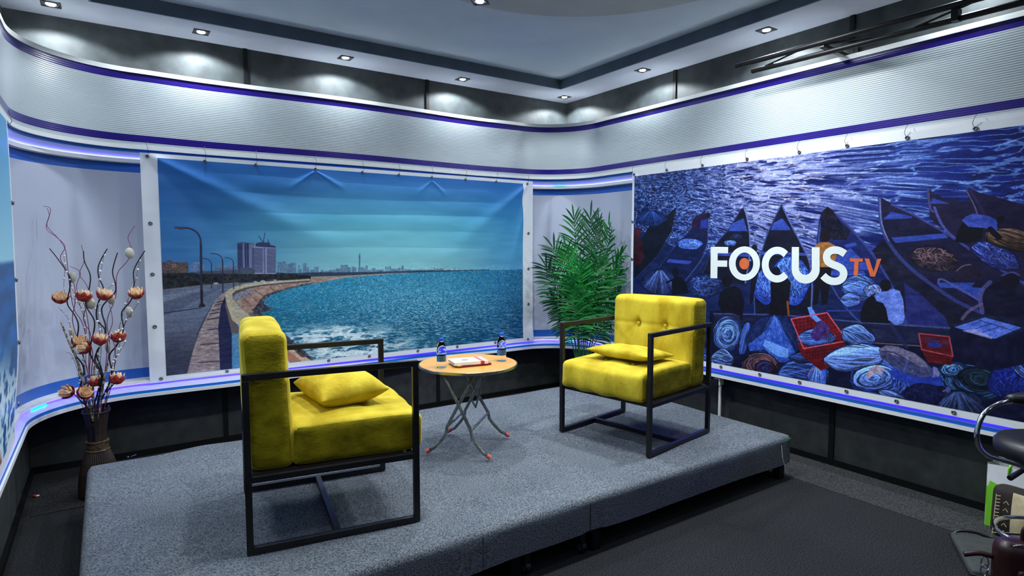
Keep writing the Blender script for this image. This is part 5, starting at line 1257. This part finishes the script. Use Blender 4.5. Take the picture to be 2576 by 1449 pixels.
# ---------------------------------------------------------------- artificial palm
def palm():
    base = Vector((3.50, 4.08, 0)); D0 = FWD.dot(base-EYE)
    t = thing('artificial_palm', 'tall green artificial palm with slender stems standing in the rounded set corner', 'plant', base)
    MB().lathe([(.085, 0), (.10, .012), (.112, .17), (.118, .18), (.112, .185), (.105, .165), (.0001, .16)], 40).build('pot', M['black_plastic'], t, auto=40)
    side = MR @ Vector((1, 0, 0)); up = Vector((0, 0, 1))
    # (px path from foot to tip, start fraction of leaflets, depth offset, leaflet length, material key, droop)
    F_L = [
     ([(1456,905),(1452,800),(1455,700),(1448,600),(1443,545)], .36, .02, .17, 0, .5),
     ([(1466,905),(1470,790),(1478,680),(1483,600),(1486,545)], .34, -.06, .17, 1, .5),
     ([(1472,905),(1484,800),(1494,690),(1506,600),(1512,555)], .36, .10, .16, 1, .5),
     ([(1478,905),(1494,800),(1512,690),(1532,610),(1540,572)], .36, .0, .17, 0, .6),
     ([(1482,905),(1502,800),(1532,715),(1562,665),(1580,640)], .40, -.10, .15, 0, .7),
     ([(1452,905),(1440,810),(1424,720),(1405,650),(1390,622)], .36, -.03, .17, 1, .9),
     ([(1448,905),(1436,850),(1418,780),(1392,710),(1372,668)], .40, -.12, .16, 1, 1.0),
     ([(1461,905),(1462,830),(1463,750),(1462,700),(1461,668)], .40, -.20, .15, 2, .6),
     ([(1474,905),(1490,840),(1512,770),(1538,715),(1560,690)], .42, -.16, .15, 0, .7),
     ([(1450,905),(1446,860),(1428,800),(1402,765),(1385,748)], .45, -.05, .14, 1, 1.1),
     ([(1480,905),(1498,860),(1520,810),(1545,765),(1566,742)], .46, -.05, .14, 1, .8),
     ([(1458,905),(1456,830),(1444,740),(1432,670),(1424,625)], .38, -.15, .16, 2, .7),
     ([(1468,905),(1476,830),(1486,760),(1500,690),(1508,650)], .40, -.22, .15, 0, .6),
     ([(1454,905),(1456,860),(1452,800),(1440,740),(1432,705)], .48, -.24, .13, 0, .8),
    ]
    mats_ = [M['palm_leaf'], M['palm_leaf_deep'], M['palm_leaf_bright']]
    for fi, (px, st, dd, ll, mk, dr) in enumerate(F_L):
        ll *= 1.12
        P = []
        n = len(px)
        for i, (x, y) in enumerate(px): P.append(ond(x, y, D0+dd*(i/(n-1)))-base)
        a0 = 2*math.pi*fi/len(F_L); foot = Vector((.045*math.cos(a0), .045*math.sin(a0), .17))
        P = [foot, foot.lerp(P[0], .5)+Vector((0, 0, .0))]+P; P = smooth_pts(P, 7); N = len(P)
        MB().tube(P, [.0075*(1-.75*i/N) for i in range(N)], 7).build('stem', M['palm_stem'], t, smooth=True)
        L = [0]
        for a, b in zip(P, P[1:]): L.append(L[-1]+(b-a).length)
        i0 = int(N*.42); s0 = L[i0]; mb = MB(); cnt = 27
        s0 = L[-1]*(.45+.1*(st-.36))
        for k in range(cnt*2+1):
            sd = 1 if k % 2 else -1; fr = (k//2)/cnt; s_ = s0+(L[-1]-s0)*fr
            i = min(max(q for q in range(N) if L[q] <= s_+1e-9), N-2); tt = (s_-L[i])/(L[i+1]-L[i]+1e-9); p = P[i].lerp(P[i+1], min(1, tt)); tan = (P[i+1]-P[i]).normalized()
            if k == cnt*2: sd = 0
            nrm = (side*sd).cross(tan); ang = R(72-42*fr+rnd.uniform(-8, 8)); tw = rnd.uniform(-.7, .7)
            lat = (side*sd+nrm.normalized()*tw*.8 if sd else side*.05).normalized(); lat = (lat-lat.dot(tan)*tan).normalized()
            d = tan*math.cos(ang)+lat*math.sin(ang) if sd else tan
            LL = ll*(.70+.5*math.sin(math.pi*min(1, fr*.85+.12)))*rnd.uniform(.85, 1.1); wv = .0082*rnd.uniform(.85, 1.2)
            q = p.copy(); pts = [q.copy()]; dirs = [d.copy()]; ns = 6
            for j in range(ns):
                d = (d-up*(.06+.26*dr*(j/ns)**1.2*(1.2-fr))).normalized(); q = q+d*LL/ns; q.x = min(q.x, 3.775-base.x); q.y = min(q.y, 4.62-base.y); pts.append(q.copy()); dirs.append(d.copy())
            wdir = d.cross(FWD if abs(d.dot(FWD)) < .9 else up).normalized(); b0 = len(mb.v)
            wdir = (wdir+FWD*rnd.uniform(-.5, .5)).normalized()
            for j in range(ns+1):
                w = wv*(.35+.65*math.sin(math.pi*min(1, .12+j/ns*.7)))*(1 if j < ns else .08)*(1.0 if j < ns-1 else .75)
                fold = dirs[j].cross(wdir)*w*.35
                mb.v += [tuple(pts[j]-wdir*w+fold), tuple(pts[j]), tuple(pts[j]+wdir*w+fold)]
            for j in range(ns):
                for c in (0, 1): q_ = b0+j*3+c; mb.f.append((q_, q_+1, q_+4, q_+3)); mb.m.append(0)
        mb.build('frond', mats_[mk], t, smooth=True)
palm()
# ---------------------------------------------------------------- tube truss along the right soffit
def truss():
    a0, b0 = Vector((3.60, 2.585, 1.46+1.214)), Vector((3.60, -.6, 1.46+1.206)); a1, b1 = Vector((3.64, 2.49, 1.46+1.166)), Vector((3.64, -.6, 1.46+1.128))
    t = thing('lighting_truss', 'long black tube truss with zigzag bracing bracketed below the right soffit', 'truss', (3.6, 1.0, 2.62)); o = Vector((3.6, 1.0, 2.62))
    MB().tube([a0-o, b0-o], .0165, 16).build('chord', M['black_metal'], t, auto=40)
    MB().tube([a1-o, b1-o], .0165, 16).build('chord', M['black_metal'], t, auto=40)
    n = 7; P = []
    for k in range(n+1):
        f = (k+.08)/n; P.append((a1.lerp(b1, f) if k % 2 == 0 else a0.lerp(b0, f))-o)
    for p, q in zip(P, P[1:]): MB().tube([p, q], .006, 8).build('brace', M['black_metal'], t, auto=40)
    for y in (2.0, .2):
        MB().bar(Vector((XR-.012, y, 2.64))-o, Vector((3.6, y, 2.655))-o, .03, .02).build('wall_bracket', M['black_metal'], t)
        MB().box(Vector((XR-.006, y, 2.66))-o, (.01, .07, .12)).build('wall_plate', M['black_metal'], t)
    for y in (1.32,): MB().box(Vector((3.625, y, 2.625))-o, (.05, .03, .06)).build('tube_clamp', M['black_metal'], t)
truss()
# support post under the ledge
t = thing('ledge_post', 'slim white support post with a black bracket under the right ledge', 'post', (3.86, 2.845, 0))
MB().tube([(0, 0, 0), (0, 0, .40)], .011, 14).build('post', M['white_plastic'], t, auto=40)
MB().box((.0, .06, .405), (.05, .11, .055)).build('bracket_box', M['black_plastic'], t, bevel=.004)
MB().box((0, -.008, .425), (.045, .012, .052)).box((0, .02, .4435), (.045, .05, .006)).build('bracket_plate', M['white_plastic'], t)
# ---------------------------------------------------------------- stool, bags at the right edge
def stool():
    c = Vector((3.475, .807, 0)); t = thing('swivel_stool', 'black padded swivel chair with chrome armrest loops at the right edge', 'chair', c)
    zs = .49
    MB().lathe([(.0001, zs), (.15, zs), (.195, zs+.012), (.212, zs+.04), (.212, zs+.072), (.195, zs+.094), (.15, zs+.105), (.0001, zs+.107)], 56, cap=False).build('seat', M['black_leather'], t, smooth=True)
    MB().lathe([(.12, zs-.02), (.12, zs-.0005)], 24).build('seat_plate', M['black_metal'], t, auto=40)
    MB().tube([(0, 0, .06), (0, 0, zs-.02)], .028, 20).build('gas_column', M['chrome'], t, auto=40)
    MB().lathe([(.13, 0.0), (.15, .003), (.15, .012), (.12, .028), (.05, .05), (.035, .08), (.0001, .08)], 56).build('base_plate', M['chrome'], t, auto=40)
    MB().tube([(.19*math.cos(a), .19*math.sin(a), .15) for a in [2*math.pi*k/48 for k in range(48)]], .010, 10, closed=True).build('foot_ring', M['chrome'], t, smooth=True)
    for a in (0.3, 2.4, 4.5): MB().tube([(.03*math.cos(a), .03*math.sin(a), .15), (.185*math.cos(a), .185*math.sin(a), .15)], .006, 8).build('ring_spoke', M['chrome'], t, auto=40)
    D = FWD.dot(c-EYE)-.12
    for sg in (1, -1):
        pts = [ond(x, y, D)-c for x, y in ((2548,1008),(2515,1015),(2480,1036),(2464,1062),(2457,1095),(2464,1125),(2485,1146),(2515,1156),(2545,1164),(2580,1176))]
        if sg == -1:
            ax = (MR @ Vector((1, 0, 0))); ax.z = 0; ax.normalize(); pts = [p-ax*2*p.dot(ax) for p in pts]
        MB().tube(smooth_pts(pts, 5), .0105, 12).build('armrest_loop', M['chrome'], t, smooth=True)
        a, b = pts[0], pts[0]+(pts[0]-pts[1]).normalized()*.01
        q0 = ond(2535, 1004, D)-c; q1 = ond(2640, 1008, D)-c
        if sg == -1: q0 = q0-ax*2*q0.dot(ax); q1 = q1-ax*2*q1.dot(ax)
        dr = (q1-q0).normalized(); sd = dr.cross(Vector((0, 0, 1))).normalized(); mb = MB(); vs = []
        for i in range(9):
            u = i/8; pp = q0.lerp(q1, u); wz = .024*math.sin(math.pi*min(.5, .12+u*.9))+.004; wy = wz*1.25
            for k in range(14): an = 2*math.pi*k/14; vs.append(pp+sd*wy*math.cos(an)+Vector((0, 0, 1))*(wz*math.sin(an)+.004))
        mb.v = [tuple(v) for v in vs]
        for i in range(8):
            for k in range(14): l = (k+1) % 14; mb.f.append((i*14+k, i*14+l, (i+1)*14+l, (i+1)*14+k)); mb.m.append(0)
        mb.f += [tuple(reversed(range(14))), tuple(8*14+k for k in range(14))]; mb.m += [0, 0]
        mb.build('armrest_pad', M['black_leather'], t, smooth=True)
    h0 = ond(2575, 1182, D+.03)-c; h1 = ond(2540, 1203, D+.0)-c
    MB().tube([Vector((h0.x*.4, h0.y*.4, zs-.03)), h0], .0045, 8).build('lever_rod', M['steel'], t, auto=40)
    MB().tube([h0.lerp(h1, .05), h1], [.010, .012], 10).build('lever_grip', M['black_plastic'], t, auto=40)
stool()
def ppoly(name, pxs, plane, th, m, parent, o, jit=0):
    """a soft flat panel: outline on a vertical plane, with thickness"""
    P = [plane(*p)-o for p in pxs]; n = len(P); nr = (P[1]-P[0]).cross(P[2]-P[0]).normalized()*th/2
    mb = MB(); mb.v = [tuple(p+nr) for p in P]+[tuple(p-nr) for p in P]
    mb.f = [tuple(range(n)), tuple(reversed(range(n, 2*n)))]+[(i, n+i, n+(i+1) % n, (i+1) % n) for i in range(n)]; mb.m = [0]*len(mb.f)
    return mb.build(name, m, parent, bevel=.004)
def shopping_bag():
    X0 = 3.83; o = Vector((X0, .93, 0)); t = thing('shopping_bag', 'white plastic shopping bag with green side and handles against the right wall', 'bag', o)
    # gusseted bag: front face at X0-.07, back at X0+.07
    y0, y1, hh = 1.125, .60, .325; n = 14; mb = MB()
    def w(u, z, s): return .008*noise.noise(Vector((u*6, z*9, s*3)))
    rows = 9
    def face(xf, rev, s):
        b = len(mb.v)
        for j in range(rows+1):
            for i in range(n+1):
                u = i/n; z = hh*j/rows; bul = .02*math.sin(math.pi*u)*math.sin(math.pi*min(1, j/rows*.8)); x = xf-(bul if not rev else -bul)
                mb.v.append((x-o.x+w(u, z, s), y0+(y1-y0)*u-o.y, z+.004*(j > 0)+(.010*math.sin(u*7+s) if j == rows else 0)))
        for j in range(rows):
            for i in range(n):
                a = b+j*(n+1)+i; q = (a, a+1, a+n+2, a+n+1); mb.f.append(q if not rev else q[::-1]); mb.m.append(0)
        return b
    f = face(X0-.075, False, 0); g = face(X0+.075, True, 1)
    mb.build('bag_body', M['white_plastic'], t, smooth=True)
    mb = MB(); vs = []
    for j in range(rows+1):
        z = hh*j/rows
        for k, (x, yy) in enumerate(((X0-.075, y0), (X0-.04, y0+.012), (X0, y0-.008), (X0+.04, y0+.012), (X0+.075, y0))): vs.append((x-o.x, yy-o.y, z+.003))
    mb.v = vs
    for j in range(rows):
        for k in range(4): a = j*5+k; mb.f.append((a, a+1, a+6, a+5)); mb.m.append(1 if j < rows*.7 else 0)
    mb.build('side_gusset', [M['white_plastic'], M['green_plastic']], t, smooth=True)
    mb = MB(); mb.v = [(X0-.079-o.x, y0-.002-o.y, .004), (X0-.079-o.x, y0-.05-o.y, .004), (X0-.086-o.x, y0-.052-o.y, .15), (X0-.084-o.x, y0-.052-o.y, .235), (X0-.080-o.x, y0-.015-o.y, .245), (X0-.079-o.x, y0-.002-o.y, .2)]
    mb.f = [(0, 1, 2, 3, 4, 5)]; mb.m = [0]; mb.build('green_print', M['green_plastic'], t)
    for y in (y0-.09, y0-.21):
        MB().tube(spl([(X0-.08-o.x, y-o.y, .30), (X0-.085-o.x, y-.004-o.y, .34), (X0-.05-o.x, y-.02-o.y, .365), (X0-.03-o.x, y-.05-o.y, .35)], 5), [.006]*16, 6).build('handle', M['green_plastic'], t, smooth=True)
shopping_bag()
def tote():
    o = Vector((3.69, .95, 0)); t = thing('fabric_tote', 'cream and dark brown patterned fabric bag leaning in front of the plastic bag', 'bag', o)
    pl = lambda x, y: onx(x, y, 3.60)
    bm = rbox((.10, .36, .25), .035, (8, 20, 14), (.02, 0, 0), .006, 6, 3); bmesh.ops.rotate(bm, verts=bm.verts, cent=(0, 0, 0), matrix=Matrix.Rotation(R(8), 3, 'Y'))
    for v in bm.verts:
        if v.co.z > .2: v.co.z -= max(0, -v.co.y+.02)*.0
    b = bmobj('tote_body', bm, [M['cream_fabric'], M['brown_fabric']], t, sub=1, sidefn=lambda f: 1 if f.calc_center_median().y > .085 or f.normal.y > .6 or f.calc_center_median().z > .235 else 0)
    b.location = (.0, -.05, .004)
    b0 = Vector((.0, -.05, 0)); rows = 12
    for k in range(rows):
        z = .03+k*.0165
        MB().bar(b0+Vector((-.074+.14*z, .150, z)), b0+Vector((-.076+.14*z, .132, z+.004)), .003, .003).build('stitch', M['cream_fabric'], t)
    for k in range(5):
        z = .04+k*.036
        MB().tube([b0+Vector((-.076+.14*z, .118, z)), b0+Vector((-.079+.14*(z+.012), .108, z+.014)), b0+Vector((-.080+.14*z, .097, z))], .002, 5).build('chevron', M['cream_fabric'], t)
    MB().tube([b0+Vector((-.073+.14*z, .151, z)) for z in (.02, .08, .15, .22)], .0018, 5).build('stitch_line', M['cream_fabric'], t)
tote()
def laptop_bag():
    t = thing('laptop_bag', 'flat dark grey laptop bag lying on the carpet below the leather bag', 'bag', (0, 0, 0))
    L_ = .40; W2_ = .23; rz = math.atan2(.51, .86)
    ctr = Vector((3.06, .955, 0))+Vector((math.cos(rz), math.sin(rz), 0))*L_/2+Vector((math.sin(rz), -math.cos(rz), 0))*W2_/2; t.location = (ctr.x, ctr.y, 0); t.rotation_euler = (0, 0, rz)
    bm = rbox((L_, W2_, .05), .018, (20, 16, 4), (0, 0, .004), .003, 6, 2, z0=.0065); bmobj('bag_body', bm, M['grey_nylon'], t, sub=1)
    MB().tube([(x*(L_/2+.0005), y*(W2_/2+.0005), .034) for x, y in ((-.95, -1), (.95, -1), (1, -.95), (1, .95), (.95, 1), (-.95, 1), (-1, .95), (-1, -.95))], .003, 6, closed=True).build('piping', M['black_plastic'], t, smooth=True)
    MB().tube(spl([(L_/2+.004, W2_*.45, .03), (L_/2+.012, W2_*.3, .055), (L_/2+.012, 0, .058), (L_/2+.006, -W2_*.4, .03)], 6), .007, 8).build('strap', M['black_plastic'], t, smooth=True)
    MB().tube([(L_*.44+.01*math.cos(q), W2_*.42, .062+.01*math.sin(q)) for q in [k*math.pi/6 for k in range(12)]], .0022, 6, closed=True).build('strap_ring', M['chrome'], t, smooth=True)
laptop_bag()
def leather_bag():
    r_ = ray(2512, 1348); p = EYE+r_*(-1.17/r_.z); t = thing('leather_bag', 'dark brown leather handbag with chrome clips at the lower right corner', 'bag', (p.x+.10, p.y-.14, 0)); o = Vector(t.location)
    rz = R(-56)
    t.rotation_euler = (0, 0, rz)
    L_, B_, Hh = .36, .11, .285
    t.location = Vector((p.x, p.y, .001))+Matrix.Rotation(rz, 3, 'Z') @ Vector((L_/2-.012, 0, 0))
    bm = rbox((L_, B_, Hh), .045, (24, 10, 16), (.004, .012, 0), .002, 5, 4)
    bmobj('bag_body', bm, M['brown_leather'], t, sub=1)
    bm = rbox((L_*.8, .03, Hh*.56), .014, (18, 5, 10), (0, .006, 0), .001, 5, 6); q = bmobj('front_pocket', bm, M['brown_leather'], t, sub=1); q.location = (0.02, -B_/2-.012, .03)
    MB().tube(spl([(-.09, 0, Hh-.006), (-.085, 0, Hh+.05), (-.03, 0, Hh+.085), (.03, 0, Hh+.085), (.085, 0, Hh+.05), (.09, 0, Hh-.006)], 6), .0075, 10).build('handle', M['brown_leather'], t, smooth=True)
    MB().tube(spl([(-L_/2+.01, -.03, .10), (-L_/2+.012, -.035, .17), (-L_/2+.05, -.04, Hh-.012), (0, -.042, Hh-.004), (L_/2-.05, -.04, Hh-.012)], 6), .0028, 6).build('zip', M['chrome'], t, smooth=True)
    MB().tube(spl([(-L_/2-.002, 0, .20), (-L_/2-.05, .0, .205), (-L_/2-.10, 0, .190)], 4), .011, 8).build('strap_tab', M['brown_leather'], t, smooth=True)
    for k, (x, z) in enumerate(((-L_/2-.028, .17), (-L_/2-.03, .14), (-L_/2-.012, .125))):
        MB().tube([(x+.012*math.cos(q), -.004*k, z+.024*math.sin(q)) for q in [j*math.pi/8 for j in range(16)]], .0028, 6, closed=True).build('clip_ring', M['chrome'], t, smooth=True)
leather_bag()
